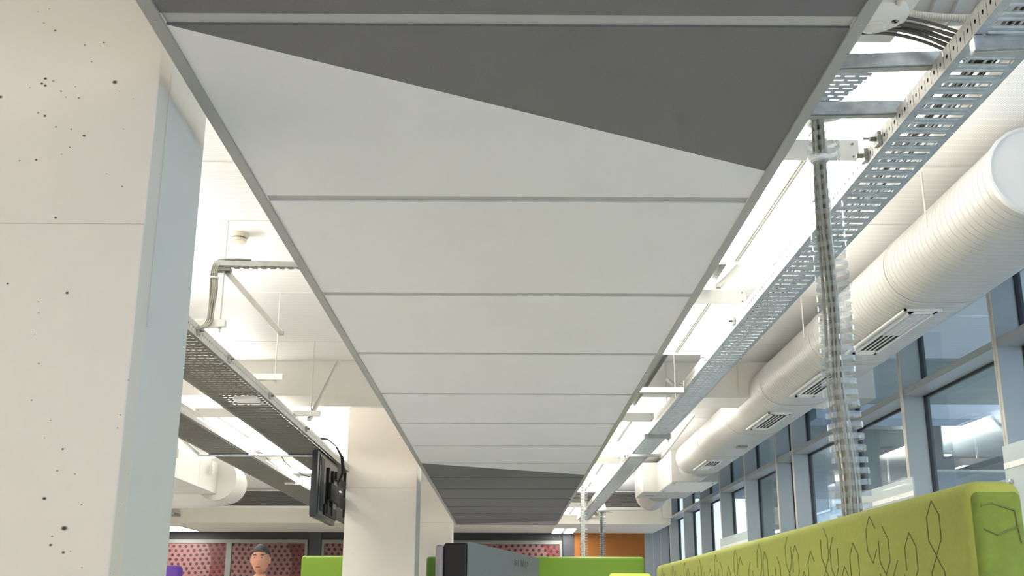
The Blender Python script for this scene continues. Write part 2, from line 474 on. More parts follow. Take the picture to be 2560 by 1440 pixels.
# ================================================================== COLUMNS
def column(y0, y1, label, x1=-.93, w=.76, rich=False):
    t = thing('concrete_column', label, 'column', (x1-w/2, (y0+y1)/2, 0))
    r = .045
    mb = MB()
    # front face slab + side slabs with a shallow rebate strip near the corner
    mb.box(x1-w, x1, y0, y0+r*2, 0, H)
    mb.build('shaft', 'concrete', t, bevel=.004, seg=2)
    MB().box(x1-w, x1-.004, y0+r*2+.004, y1, 0, H).build('shaft_side', 'concrete_daylit', t, bevel=.006, seg=2)
    return t
c1 = column(2.69, 3.165, 'large white painted concrete column with air holes, nearest at the left edge', w=1.1, rich=True)
c2 = column(11.95, 12.62, 'middle white concrete column carrying the television')
c3 = column(19.3, 20.0, 'farthest white concrete column, right of the middle one', x1=-.875)
MB().box(-2.03, -.93, 2.6885, 2.69, 2.1485, 2.1498).build('pour_joint', 'pit_soft', c1)
# air holes on the front of the near column  (x, z, radius)
holes = [(-1.048,2.552,.0059),(-1.233,2.54,.0039),(-1.235,2.561,.0039),(-1.243,2.546,.0034),(-1.213,2.554,.0024),(-1.189,2.524,.0024),(-1.139,2.505,.0024),(-1.152,2.538,.0015),(-1.348,2.506,.0049),(-1.141,2.662,.0024),(-1.09,2.67,.0029),(-1.226,2.705,.0029),(-1.259,2.728,.0015),(-1.28,2.762,.0015),(-1.25,2.772,.0015),(-1.242,2.461,.0024),(-1.223,2.452,.0039),(-1.19,2.42,.0024),(-1.149,2.414,.002),(-1.113,2.395,.0039),(-1.147,2.362,.0024),(-1.166,2.342,.0015),(-1.231,2.326,.0029),(-1.274,2.323,.002),(-.998,2.252,.0024),(-.994,2.503,.0015),(-1.011,2.415,.0015),(-1.033,2.525,.0015),(-1.261,1.987,.0029),(-1.163,1.688,.002),(-1.073,1.568,.0029),(-1.103,1.449,.0044),(-1.047,1.379,.0068),(-1.074,1.36,.0024),(-1.075,1.34,.0034),(-1.043,1.323,.0034),(-1.026,1.326,.0015),(-.995,1.288,.0018),(-.941,1.652,.002),(-.945,1.62,.0018),(-1.12,1.595,.0015),(-1.111,1.638,.0015),(-1.037,1.508,.0018),(-1.08,1.515,.0024),(-1.108,1.963,.0039),(-1.177,1.939,.002),(-1.173,1.91,.002),(-1.157,1.78,.002),(-1.161,2.165,.0029),(-1.117,2.612,.002),(-1.274,2.534,.0015),(-1.174,2.507,.0015)]
hm = MB(); hm2 = MB(); hm3 = MB()
for (x, z, r) in holes:
    a = random.uniform(0, 6)
    for m_, rr, dy in ((hm2, r*1.15, .0006), (hm if r > .0028 else hm3, r*.72, .0012)):
        pts = [(x+rr*1.1*math.cos(k*math.pi/5+a)*(1+.2*random.random()), 2.69-dy, z+rr*.8*math.sin(k*math.pi/5+a)*(1+.2*random.random())) for k in range(10)]
        m_.loft([[(p[0], 2.6902, p[2]) for p in pts], pts])
o = hm2.build('air_holes_rim', 'pit_soft', c1); o['kind'] = 'stuff'
o = hm.build('air_holes', 'pit', c1); o['kind'] = 'stuff'
o = hm3.build('air_holes', 'pit_mid', c1); o['kind'] = 'stuff'
MB().box(-.9295, -.928, 2.782, 2.786, 1.9, 2.62).build('paint_line', 'concrete', c1)
MB().box(-1.69, -.93, 11.9485, 11.95, 2.43, 2.433).build('pour_joint', 'pit_soft', c2)
MB().box(-1.63, -.875, 19.2985, 19.3, 2.60, 2.604).build('pour_joint', 'pit_soft', c3)

# ================================================================== CEILING RAFT
XL, XR = -.815, .838
raft = thing('ceiling_raft', 'long suspended ceiling raft of grey and pale rectangular panels', 'ceiling raft', (0, 10, 2.55))
Yn = [2.35+1.2*n for n in range(-4, 14)] + [18.955]
for i in range(len(Yn)-1):
    n = i-4; y0 = Yn[i]+.027; y1 = Yn[i+1]-.027
    if i == len(Yn)-2: y1 = 18.93
    mb = MB(); z0, z1 = 2.55, 2.572
    def prism(poly, mi):
        mb.loft([[(p[0], p[1], z0) for p in poly], [(p[0], p[1], z1) for p in poly]], mi)
    if n in (0, 7):
        yd = 3.284 if n == 0 else 11.69
        near = [(XL, y0), (XR, y0), (XR, yd)]; far = [(XL, y0), (XR, yd), (XR, y1), (XL, y1)]
        prism(near, 1 if n == 0 else 0); prism(far, 0 if n == 0 else 1)
        lab = 'panel split diagonally, dark grey and pale'
    elif n == 13:
        prism([(XL, y0), (XR, y0), (XR, y0+.15), (XL, y1)], 1); prism([(XL, y1), (XR, y0+.15), (XR, y1)], 2)
        lab = 'dark panel with a lighter grey corner'
    else:
        dark = n < 0 or n > 7
        prism([(XL, y0), (XR, y0), (XR, y1), (XL, y1)], 1 if dark else 0)
        lab = 'dark grey panel' if dark else 'pale panel'
    p = mb.build('panel', ['panel_light', 'panel_dark', 'frame_grey'], raft); p['label'] = lab
    if i > 0:
        MB().box(XL, XR, Yn[i]-.027, Yn[i]+.027, 2.556, 2.60).build('cross_bar', 'frame_bar', raft)
for x0, x1, xo in ((-.85, XL, -.85), (XR, .871, .868)):
    MB().box(x0, x1, -2.45, 18.955, 2.544, 2.549).build('edge_flange', 'frame_grey', raft)
    MB().box(xo, xo+.003, -2.45, 18.955, 2.549, 2.606).build('edge_web', 'frame_grey', raft)
MB().box(XL, XR, 18.93, 18.955, 2.544, 2.606).build('end_trim', 'frame_grey', raft)
sc = MB()
for yy in (2.35, 3.55, 5.96, 9.0):
    for xx in (-.833, .855): sc.lathe([(.0045, 2.5425), (.0045, 2.5445)], (xx, yy, 0), n=10)
o = sc.build('screws', 'galv_dull', raft); o['kind'] = 'stuff'
# support rail along the right side of the raft
rl = thing('support_rail', 'galvanised channel rail running along the right edge of the ceiling raft', 'rail', (1.0, 9, 2.7))
MB().box(1.03, 1.115, 3.45, 9.5, 2.90, 2.903).box(1.03, 1.033, 3.45, 9.5, 2.862, 2.90).box(1.112, 1.115, 3.45, 9.5, 2.862, 2.90).build('channel', 'galv_dull', rl)
for y in (4.2, 5.3, 7.2, 9.3):
    MB().tube([(1.07, y, 2.90), (1.07, y, H)], .004, 8).build('rod', 'galv_dull', rl)

# ================================================================== CABLE TRAYS
def tray(name, x0, x1, y0, y1, zb, hs, label, side, bm_='galv', fm_='galv_pale'):
    """perforated cable tray; side = the x side whose flange carries the visible holed plates"""
    t = thing(name, label, 'cable tray', ((x0+x1)/2, (y0+y1)/2, zb))
    b = MB(); w = x1-x0; e = .022
    b.box(x0, x0+e, y0, y1, zb, zb+.0015); b.box(x1-e, x1, y0, y1, zb, zb+.0015)
    y = y0; xi0, xi1 = x0+e, x1-e; wi = xi1-xi0
    k = 0
    while y < y1-.07:
        # solid bar with pressed ribs, then a slot row
        b.box(xi0, xi1, y, y+.048, zb, zb+.0015)
        for dy in (.011, .037):
            b.quadbox([(xi0+.004, y+dy-.007, zb), (xi1-.004, y+dy-.007, zb), (xi1-.004, y+dy+.007, zb), (xi0+.004, y+dy+.007, zb),
                       (xi0+.008, y+dy-.003, zb-.0035), (xi1-.008, y+dy-.003, zb-.0035), (xi1-.008, y+dy+.003, zb-.0035), (xi0+.008, y+dy+.003, zb-.0035)])
        ya, yb = y+.048, y+.07
        if k % 2:
            for fa, fb in ((.06, .16), (.44, .50), (.60, .63), (.74, .78), (.93, .96)) if w < .3 else ((.02, .06), (.2, .26), (.33, .36), (.42, .45), (.53, .6), (.7, .73), (.79, .82), (.9, .94)):
                b.box(xi0+wi*fa, xi0+wi*fb, ya, yb, zb, zb+.0015)
        elif w > .3:
            b.box(xi0+wi*.48, xi0+wi*.52, ya, yb, zb, zb+.0015)
        y += .07; k += 1
    b.build('tray_base', bm_, t)
    for xs, vis in ((x0, side < 0), (x1, side > 0)):
        m = MB(); p = .048
        if vis:
            yy = y0
            while yy < y1-p:
                ya, yb = yy+.0012, yy+p-.0012; z0, z1 = zb+.006, zb+hs
                yc, zc, r = (ya+yb)/2, zb+hs*.52, .0055
                oc = [(yc+r*math.cos(a*math.pi/4+math.pi/8), zc+1.25*r*math.sin(a*math.pi/4+math.pi/8)) for a in range(8)]
                def outer(a):
                    c, s_ = math.cos(a*math.pi/4+math.pi/8), math.sin(a*math.pi/4+math.pi/8)
                    return ((yb if c > 0 else ya) if abs(c) > .5 else yc+(yb-ya)/2*c*1.3, (z1 if s_ > 0 else z0) if abs(s_) > .5 else zc+(z1-z0)/2*s_)
                n = len(m.v)
                for a in range(8): m.v.append((xs, oc[a][0], oc[a][1]))
                for a in range(8):
                    c, s_ = math.cos(a*math.pi/4+math.pi/8), math.sin(a*math.pi/4+math.pi/8)
                    # project onto the rectangle
                    sc_ = min(((yb-ya)/2)/max(abs(c), 1e-6), ((z1-z0)/2)/max(abs(s_), 1e-6))
                    m.v.append((xs, yc+c*sc_, (z0+z1)/2+s_*sc_))
                cy = [(ya, z0), (yb, z0), (yb, z1), (ya, z1)]
                for a in range(8):
                    a2 = (a+1) % 8
                    m.f.append([n+a, n+a2, n+8+a2, n+8+a]); m.mi.append(0)
                # corners
                for (cyy, czz), (i1, i2) in zip(((yb, z1), (ya, z1), (ya, z0), (yb, z0)), ((0, 1), (2, 3), (4, 5), (6, 7))):
                    q = len(m.v); m.v.append((xs, cyy, czz)); m.f.append([n+8+i1, n+8+i2, q]); m.mi.append(0)
                yy += p
            m.box(xs-.0006, xs+.0006, y0, y1, zb, zb+.006)
        else:
            m.box(xs-.0008, xs+.0008, y0, y1, zb, zb+hs)
        m.build('side_flange', fm_ if vis else 'steel_dark', t)  # far flange coloured darker, so the holes show a shaded interior
        lip = MB().box(min(xs, xs), xs+.0015, y0, y1, zb+hs, zb+hs+.002)
        lip.build('top_lip', 'galv_pale', t)
    return t
tr = tray('cable_tray', 1.236, 1.425, 1.2, 19.3, 2.65, .062, 'bluish galvanised cable tray running along the right of the raft', -1)
t1 = tray('cable_tray', -2.05, -1.66, 4.3, 19.8, 2.60, .07, 'wide perforated cable tray on the left passing behind the television', 1, 'galv_shaded')
t2 = tray('cable_tray', -2.80, -2.42, 5.5, 19.8, 2.60, .07, 'outer perforated cable tray farther left with loose black wires', 1, 'galv_shaded')

# cables lying in the trays
right_cables = []
def strand(y0, y1, x, z, amp, r, n=26):
    ph = random.uniform(0, 6); ph2 = random.uniform(0, 6)
    return [(x+amp*math.sin(ph+i*.55)+amp*.6*math.sin(ph2+i*1.7), y0+(y1-y0)*i/(n-1), z+.006*math.sin(ph2+i*.9)) for i in range(n)]
for (x0, x1, y0, y1, zb, n, lab, g) in ((1.25, 1.41, 1.3, 19, 2.655, 8, 'grey data cable lying among the others in the right hand tray', 'cables in the right hand tray'),
                                       (-2.03, -1.69, 4.4, 19.7, 2.605, 6, 'grey data cable lying among the others in the tray by the television', 'cables in the tray by the television'),
                                       (-2.78, -2.45, 5.6, 19.7, 2.605, 5, 'grey data cable lying among the others in the outer left tray', 'cables in the outer left tray')):
    for i in range(n):
        r = .0045; x = x0+.012+(x1-x0-.024)*(i+.5)/n
        mb = MB().tube(strand(y0, y1, x, zb+r+.006+random.random()*(.04 if x > 0 else .012), .008, r, 60), r, 6)
        o = mb.build('data_cable', 'cable_black' if i % 3 == 0 else ('cable_dark' if i % 3 == 1 else 'conduit'), smooth=True, origin=(x, (y0+y1)/2, zb+r))
        tag(o, lab, 'cable', g)
        if x > 0: right_cables.append(o)

for (x, zs, y0, y1, lab, g) in ((1.2455, (2.664, 2.675, 2.686, 2.697), 1.3, 19, 'grey data cable lying among the others in the right hand tray', 'cables in the right hand tray'),
                               (-1.670, (2.612, 2.624, 2.636, 2.648, 2.658), 4.4, 19.7, 'grey data cable lying among the others in the tray by the television', 'cables in the tray by the television')):
    for i, z in enumerate(zs):
        q = [(x+(-.0026*(y-4) if x < 0 and False else (.0)), y, z+.0015*math.sin(y*1.7+i)) for y in [y0+(y1-y0)*k/40 for k in range(41)]]
        o = MB().tube(q, .0052, 6).build('data_cable', 'cable_black' if i % 2 else 'cable_dark', smooth=True, origin=(x, (y0+y1)/2, z)); tag(o, lab, 'cable', g)
        if x > 0: right_cables.append(o)

# hangers: rod + short bracket bar + clip
def hanger(x, y, zt, xb0, xb1, zbar, label, group=None, w=.041, h=.041, mname='white_enamel'):
    t = thing('tray_hanger', label, 'hanger', (x, y, zbar), group)
    MB().tube([(x, y, zbar-.05), (x, y, zt)], .0045, 8).build('rod', 'galv_pale', t)
    MB().box(xb0, xb1, y-w/2, y+w/2, zbar-h/2, zbar+h/2).build('bracket_bar', mname, t, bevel=.002, seg=1)
    MB().lathe([(.009, -.004), (.009, .004)], (x, y, zbar-h/2-.006), n=6).build('nut', 'galv_dull', t)
    return t
hanger(-1.565, 5.89, H, -1.70, -1.535, 2.70, 'white hanger bar and rod on the left tray, beside the cable bundle')
hanger(-1.555, 7.36, H, -1.70, -1.50, 2.70, 'second hanger bar and rod along the left tray')
hanger(-1.555, 8.82, H, -1.70, -1.48, 2.70, 'third hanger bar and rod along the left tray, at the foot of a brace')
hanger(1.455, 4.01, H, 1.20, 1.47, 2.745, 'thin rod hanging the right tray by the perforated plate', mname='galv_dull')
hanger(1.17, 7.4, H, .90, 1.23, 2.63, 'galvanised hanger bar between raft and right tray, nearest the beam', mname='galv_dull')
hanger(1.43, 9.53, H, 1.22, 1.45, 2.635, 'thin rod on the right tray just before the ceiling beam', mname='galv_dull')
for k, (x, y) in enumerate(((2.071, 5.08), (2.074, 7.38), (2.063, 9.53))):
    o = MB().tube([(x, y, 3.0), (x, y, H)], .005, 8).build('duct_rod', 'galv_pale', origin=(x, y, 3.2))
    tag(o, ('nearest thin rod beside the white duct', 'middle thin rod beside the white duct', 'thin rod beside the white duct, next to the beam')[k], 'rod', None)
# clips + bolts along the visible flanges
def clips(parent, x, z, ys, s):
    for y in ys:
        MB().box(x, x+s*.012, y-.02, y+.02, z+.012, z+.055).build('clip', 'galv_dull', parent)
        MB().lathe([(.008, 0), (.008, s*.02)], (x+s*.012, y, z+.035), ax='x', n=8).build('bolt', 'steel_dark', parent)
clips(tr, 1.234, 2.65, (3.33, 3.47, 3.93, 5.72, 6.6, 7.45, 10.6, 11.2), -1)
clips(t1, -1.658, 2.60, (5.8, 6.5, 7.7, 9.2), 1)
MB().lathe([(.004, 0), (.004, .05)], (1.19, 3.36, 2.70), ax='x', n=8).build('bolt', 'galv', tr)

# ================================================================== LUMINAIRES
FW = .37
def luminaire(x, y0, y1, z, label, lamp=True, end=True):
    t = thing('twin_luminaire', label, 'ceiling light', (x, (y0+y1)/2, z))
    L = y1-y0; yc = (y0+y1)/2
    MB().box(x-FW/2, x+FW/2, y0, y1, z+.012, z+.07).build('housing', 'white_enamel', t, bevel=.003, seg=1)
    for s in (-1, 1):
        MB().box(x+s*.0965-.0765, x+s*.0965+.0765, y0+.02, y1-.02, z, z+.002).build('diffuser', 'lamp_lens', t)
    rib = MB()
    for k in range(-1, 2): rib.box(x+k*.012-.0045, x+k*.012+.0045, y0+.02, y1-.02, z+.003, z+.011)
    rib.build('centre_ribs', 'galv_pale', t)
    for s in (-1, 1): MB().box(x+s*(FW/2)-.006, x+s*(FW/2)+.006, y0, y1, z-.006, z+.05).build('side_rail', 'galv_pale', t)
    for yy in (y0+.12, y1-.12): MB().tube([(x-.05, yy, z+.06), (x-.05, yy, H)], .0035, 6).build('rod', 'galv_pale', t)
    for yy, s in ((y0, -1), (y1, 1)):
        MB().box(x-FW/2-.012, x+FW/2+.012, yy-.003, yy+.003, z-.002, z+.078).build('end_plate', 'white_enamel', t)
    for xx in (x-FW/2+.01, x+FW/2-.01):
        for zz in (z+.012, z+.062): MB().lathe([(.004, -.001), (.004, .0035)], (xx, y0-.005, zz), ax='y', n=8).build('screw', 'steel_dark', t)
    if lamp:
        area('lamp_up', t, (x-t['_w'][0], yc-t['_w'][1], .09), FW*.8, L*.9, UP_W, True)
    return t
zl = 2.775
rowR = [(3.72, 4.99), (5.70, 6.93), (9.60, 10.87), (12.55, 13.72), (14.46, 15.75), (18.2, 19.65)]
nm = ('large twin tube ceiling light by the clear cable drop', 'second twin ceiling light along the raft edge', 'third ceiling light along the raft, past the beam',
      'fourth ceiling light along the raft', 'fifth ceiling light along the raft, behind the thin cable drop', 'last ceiling light at the end of the raft')
for (a, b), l in zip(rowR, nm): luminaire(1.10+.0045*(a-4), a, b, zl, l)
for (a, b), l in zip(((9.47, 10.7), (12.35, 13.6), (14.6, 15.9)), ('twin ceiling light between the two left trays, nearest', 'second twin ceiling light between the left trays', 'third ceiling light between the left trays, behind the television')):
    luminaire(-2.475, a, b, zl, l)
# further rows of the same room, outside the view
for k, (x, y0) in enumerate(((-2.475, 5.6), (-2.475, 3.2), (-5.2, .2), (-5.2, 3.2), (-5.2, 6.2), (-5.2, 9.4), (-5.2, 12.6), (-5.2, 16), (1.155, -.6), (1.155, -2.8), (-2.475, -2.8))):
    luminaire(x, y0, y0+1.25, zl, 'twin ceiling light hung in the rows beyond this view')['group'] = 'lights beyond this view'
# soffit lights
def soffit_light(x0, x1, y0, y1, label):
    t = thing('recessed_light', label, 'ceiling light', ((x0+x1)/2, (y0+y1)/2, 2.68))
    MB().box(x0-.03, x1+.03, y0-.03, y1+.03, 2.676, 2.689).build('frame', 'white_enamel', t)
    c = (x0+x1)/2
    MB().box(x0, c-.03, y0, y1, 2.670, 2.677).build('diffuser', 'lamp_lens', t)
    MB().box(c+.03, x1, y0, y1, 2.670, 2.677).build('diffuser', 'lamp_lens', t)
soffit_light(1.01, 1.42, 21.8, 23.1, 'small twin light set in the lower ceiling above the orange wall')
soffit_light(-6.9, -6.2, 21.6, 22.9, 'light in the lower ceiling at far left')

# emergency light on a white box in the top right corner
el = thing('emergency_light', 'white emergency light with round disc beside the top right of the raft', 'emergency light', (1.0, 2.3, 2.77))
MB().box(.90, 1.135, 1.2, 2.90, 2.80, 2.86).build('body', 'white_enamel', el, bevel=.006, seg=2)
MB().lathe([(.082, 0), (.082, .012), (.076, .02)][::-1] and [(.070, -.012), (.080, -.004), (.082, .012)], (1.04, 2.73, 2.79), n=40).build('disc', 'white_paint', el, smooth=True)
MB().lathe([(.030, -.001), (.036, .002), (.036, .006)], (1.04, 2.77, 2.7745), n=28).build('lens_ring', 'white_enamel', el, smooth=True)
MB().lathe([(.018, -.006), (.027, -.001), (.027, .003)], (1.04, 2.77, 2.7740), n=24).build('lens', 'lens_off', el, smooth=True)
# round mark: two dark quarters in a ring
mk = MB(); cx, cy, zz, r = 1.088, 2.735, 2.7765, .0085
for a0 in (0, math.pi):
    pts = [(cx, cy, zz)]+[(cx+r*math.cos(a0+k*math.pi/12), cy+r*math.sin(a0+k*math.pi/12), zz) for k in range(7)]
    mk.loft([pts, [(p[0], p[1], p[2]-.0008) for p in pts]])
for k in range(20):
    a, b = k*math.pi/10, (k+1)*math.pi/10
    mk.quadbox([(cx+q*math.cos(t_), cy+q*math.sin(t_), zz+h_) for h_ in (-.0008, 0) for (q, t_) in ((r, a), (r*1.12, a), (r*1.12, b), (r, b))])
mk.build('round_mark', 'black_plastic', el)
MB().box(.985, .999, 2.765, 2.775, 2.7745, 2.7765).build('test_mark', 'blue_mark', el)
MB().tube([(1.07, 2.50, 2.80), (1.07, 2.655, 2.785)], .008, 12).build('stem', 'conduit', el, smooth=True)
MB().lathe([(.014, 0), (.014, .006)], (1.07, 2.50, 2.797), n=16).build('stem_collar', 'conduit', el, smooth=True)

# ================================================================== RIGHT DUCT
def oval(cx, cz, hw, r, n=12):
    """flat-oval section points (x,z)"""
    pts = []
    for k in range(n+1): a = -math.pi/2+math.pi*k/n; pts.append((cx+hw+r*math.cos(a), cz+r*math.sin(a)))
    for k in range(n+1): a = math.pi/2+math.pi*k/n; pts.append((cx-hw+r*math.cos(a), cz+r*math.sin(a)))
    return pts
def dcx(y): return 2.51-.085*(14.3-y)/10
duct = thing('oval_duct', 'long white spiral seamed oval air duct along the windows', 'air duct', (2.48, 9, 3.04))
DR, DH, DZ = .20, .11, 3.04
secs = [4.47, 5.87, 7.5, 9.1, 10.72, 12.4, 14.02]
for a, b in zip(secs, secs[1:]):
    mb = MB(); L = []
    y = a+.004
    p = .056
    while y < b-.03:
        e = min(y+p, b-.004)
        for yy, rr in ((y, -.005), (y+.003, 0), (e-.003, 0), (e-.0005, -.005)):
            L.append([(x, yy, z) for x, z in oval(dcx(yy), DZ, DH, DR+rr)])
        y = e
    mb.loft(L, caps=False).build('duct_section', 'duct_white', duct, smooth=True)
    mb = MB(); L = [[(x, yy, z) for x, z in oval(dcx(b), DZ, DH, DR+rr)] for yy, rr in ((b-.03, .0), (b-.026, .005), (b-.006, .005), (b-.005, -.010), (b+.005, -.010), (b+.006, .005), (b+.026, .005), (b+.03, .0))]
    mb.loft(L, caps=False).build('joint_band', 'duct_white', duct, smooth=True)
mb = MB(); mb.loft([[(x, yy, z) for x, z in oval(dcx(4.46), DZ, DH, DR+rr)] for yy, rr in ((4.48, 0), (4.475, .008), (4.45, .008), (4.447, -.004), (4.46, -.012))], caps=True)
mb.build('end_cap', 'white_paint', duct, smooth=True)
# side registers low on the window side
def register(y0, y1, open0, open1, cross, idx):
    t = MB(); yc = (y0+y1)/2; cx = dcx(yc)
    def P(u, y, d): return (cx-.045+u, y, DZ-DR-d)
    def pl(u0, u1, ya, yb, d0, d1): return [P(u0, ya, d0), P(u1, ya, d0), P(u1, yb, d0), P(u0, yb, d0), P(u0, ya, d1), P(u1, ya, d1), P(u1, yb, d1), P(u0, yb, d1)]
    fr = MB(); hwv = .075
    for u0, u1, ya, yb in ((-hwv-.05, -hwv-.036, y0-.03, y1), (-hwv-.05, hwv+.02, y0-.03, y0-.016), (-hwv, -hwv+.014, y0, y1), (hwv-.014, hwv, y0, y1), (-hwv, hwv, y0, y0+.05), (-hwv, hwv, y1-.05, y1)):
        fr.quadbox(pl(u0, u1, ya, yb, .0, .012))
    for u0, u1, ya, yb in ((-hwv+.022, hwv-.022, open1, y1), ) if open1 < y1-.06 else (): fr.quadbox(pl(u0, u1, ya, yb, .0, .010))
    f = fr.build('register_frame', 'white_paint', duct)
    MB().quadbox(pl(-hwv+.014, hwv-.014, open0, open1, -.002, .006)).build('register_opening', 'black_plastic', f)
    v = MB()
    for k in range(3):
        u = -.03+.03*k; v.quadbox(pl(u-.0035, u+.0035, open0, open1, .002, .011))
    v.build('register_vane', 'white_paint', f)
    if cross:
        v = MB(); n = int((open0+cross-open0)/.02)
        for k in range(n):
            yy = open0+.01+k*.02; v.quadbox(pl(-hwv+.02, hwv-.02, yy-.003, yy+.003, .006, .012))
        v.build('register_vane', 'white_paint', f)
register(6.05, 7.15, 6.12, 7.05, .5, 0)
register(7.75, 8.7, 7.85, 8.6, 0, 1)
register(9.5, 10.4, 9.6, 10.3, 0, 2)
register(12.7, 13.6, 12.8, 13.2, 0, 3)
mb = MB().box(dcx(11.6)-.03, dcx(11.6)+.07, 11.5, 11.62, 2.822, 2.84); mb.build('access_cap', 'frame_grey', duct)
# square plenum boxes beyond it
pb = thing('air_unit', 'white boxed fan unit at the far end of the right duct', 'air unit', (2.4, 15.5, 2.9))
MB().box(2.20, 2.815, 14.48, 15.80, 2.786, 3.2).build('casing', 'duct_white', pb, bevel=.004, seg=1)
MB().box(1.985, 2.73, 15.79, 16.75, 2.786, 3.2).build('casing', 'duct_white', pb, bevel=.004, seg=1)
MB().box(2.205, 2.81, 14.50, 15.78, 2.781, 2.786).build('access_panel', 'white_paint', pb)
for xx in (2.25, 2.76):
    for yy in (14.62, 15.65): MB().lathe([(.012, 0), (.012, .01)], (xx, yy, 2.773), n=10).build('screw', 'galv_dull', pb)
MB().tube([(2.5, 14.0, 3.0), (2.5, 14.49, 2.99)], .21, 28).build('collar', 'duct_white', pb, smooth=True)
MB().tube([(2.33, 16.7, 2.98), (2.33, 17.2, 2.96), (2.36, 17.7, 2.97), (2.42, 18.1, 2.99), (2.45, 18.5, 3.0)], .25, 28).build('elbow', 'duct_white', pb, smooth=True)
for k in range(3): MB().box(2.196, 2.199, 14.8, 14.83, 3.02+k*.04, 3.03+k*.04).build('screw', 'steel_dark', pb)
wm = MB().box(2.08, 2.2, 16.3, 16.34, 2.778, 2.785); wm.build('drain_fitting', 'steel_dark', pb)
# left unit
lb = thing('air_unit', 'white boxed fan unit with round elbow above the left trays', 'air unit', (-4, 13.5, 2.8))
MB().box(-4.5, -3.7, 12.0, 13.50, 2.60, 2.99).build('casing', 'duct_white', lb, bevel=.004, seg=1)
MB().box(-4.5, -3.7, 13.508, 14.45, 2.60, 2.99).build('casing', 'duct_white', lb, bevel=.004, seg=1)
el_p = [(-3.72, 14.4, 2.79), (-3.70, 14.75, 2.79), (-3.72, 15.0, 2.785), (-3.95, 15.25, 2.78), (-4.2, 15.4, 2.77), (-4.8, 15.45, 2.77)]
MB().tube(el_p, .27, 30).build('elbow', 'duct_white', lb, smooth=True)
for k, (x, y) in enumerate(((-3.66, 12.4), (-3.66, 13.9))):
    MB().tube([(x, y, 2.86), (x, y, H)], .004, 8).build('hanger_rod', 'galv_dull', lb)
    MB().box(x-.02, x+.02, y-.02, y+.02, 2.80, 2.90).build('hanger_bracket', 'galv_pale', lb)

# ribbed duct crossing in the top right corner
rd = thing('ribbed_duct', 'white ribbed round duct crossing above the tray at the top right', 'air duct', (1.7, 3.9, 3.2))
prof = []
x = 1.02
while x < 2.2:
    prof += [(.16, x), (.16, x+.046), (.172, x+.049), (.172, x+.059), (.16, x+.062)]; x += .066
MB().lathe(prof, (0, 2.95, 3.07), ax='x', n=48).build('duct_body', 'duct_white', rd, smooth=True)

# ================================================================== GALVANISED BITS, TOP RIGHT
def chan(p, q, w, h, name, label, m='galv'):
    t = thing(name, label, 'strut channel', p)
    MB().bar(p, q, w, h).build('channel', m, t)
    p = Vector(p); q = Vector(q); d = (q-p).normalized()
    mb = MB(); mb.bar(p+Vector((0, 0, -h/2-.002)), q+Vector((0, 0, -h/2-.002)), w*.45, .003); mb.build('lip', 'galv_dull', t)
    return t
chan((1.232, 2.60, 2.628), (1.62, 2.56, 2.628), .04, .041, 'strut_channel', 'galvanised strut crossing under the right tray at the top right corner')
chan((.90, 2.90, 2.728), (1.262, 2.87, 2.728), .04, .041, 'strut_channel', 'galvanised strut from the raft to the right tray, beside the emergency light')
chan((.90, 3.20, 2.722), (1.262, 3.18, 2.722), .04, .041, 'strut_channel', 'second galvanised strut behind the clear cable drop')
# move them to the right heights: their undersides carry the tray
pp = thing('perforated_plate', 'galvanised perforated plate between the two struts by the raft', 'plate', (1.05, 3.28, 2.735))
mb = MB()
ny, nx_ = 11, 5
for j in range(ny):
    y0_ = 2.93+j*.027; xe = 1.115-.006*j
    off = .018 if j % 2 else 0
    mb.box(.88, xe, y0_, y0_+.016, 2.745, 2.747)
    x = .88+off
    while x < xe:
        mb.box(x, min(x+.014, xe), y0_+.016, y0_+.027, 2.745, 2.747); x += .044
mb.build('plate', 'galv', pp)
# corrugated conduit + bundle of cables entering the tray
cp = []
for i in range(90):
    t_ = i/89; cp.append((1.14+.30*t_, 2.83-.02*t_, 2.86-.012*math.sin(t_*3)-.02*t_))
mb = MB().tube(cp, [.0125 if i % 2 else .0105 for i in range(90)], 12, mi=0)
tag(mb.build('corrugated_conduit', 'conduit', smooth=True, origin=cp[0]), 'cream corrugated conduit running into the right tray', 'conduit')
for k in range(9):
    a = k/8
    P0 = Vector((1.02, 2.80+.05*a, 2.83-.010*(k % 4))); P3 = Vector((1.36, 2.70+.12*((k*5) % 9)/9, 2.665))
    P1 = P0+Vector((.15, .0, .015)); P2 = P3+Vector((-.12, -.02, .055))
    pts = [((1-t)**3*P0+3*(1-t)**2*t*P1+3*(1-t)*t*t*P2+t**3*P3) for t in [i/14 for i in range(15)]]
    o = MB().tube(pts, .0048, 8).build('data_cable', 'cable_dark', smooth=True, origin=P0)
    tag(o, 'dark grey cable in the bundle bending from the emergency light into the right tray', 'cable', 'cables bending into the right tray')

# ================================================================== CLEAR CABLE DROPS
def ring_mesh(R, h, th, tilt, n=26, gap=.10):
    """one open C-shaped link"""
    mb = MB(); secs = []
    a0 = gap; a1 = 2*math.pi-gap
    for k in range(n+1):
        a = a0+(a1-a0)*k/n
        z = math.sin(a+.6)*tilt
        c, s_ = math.cos(a), math.sin(a)
        secs.append([(R*c, R*s_, z-h/2), ((R-th)*c, (R-th)*s_, z-h/2), ((R-th)*c, (R-th)*s_, z+h/2), (R*c, R*s_, z+h/2)])
    mb.loft(secs); return mb
def path_at(path, t):
    L = [0]
    for a, b in zip(path, path[1:]): L.append(L[-1]+(Vector(b)-Vector(a)).length)
    d = t*L[-1]
    for i in range(len(path)-1):
        if d <= L[i+1]+1e-9:
            u = (d-L[i])/(L[i+1]-L[i]); return Vector(path[i]).lerp(Vector(path[i+1]), u)
    return Vector(path[-1])
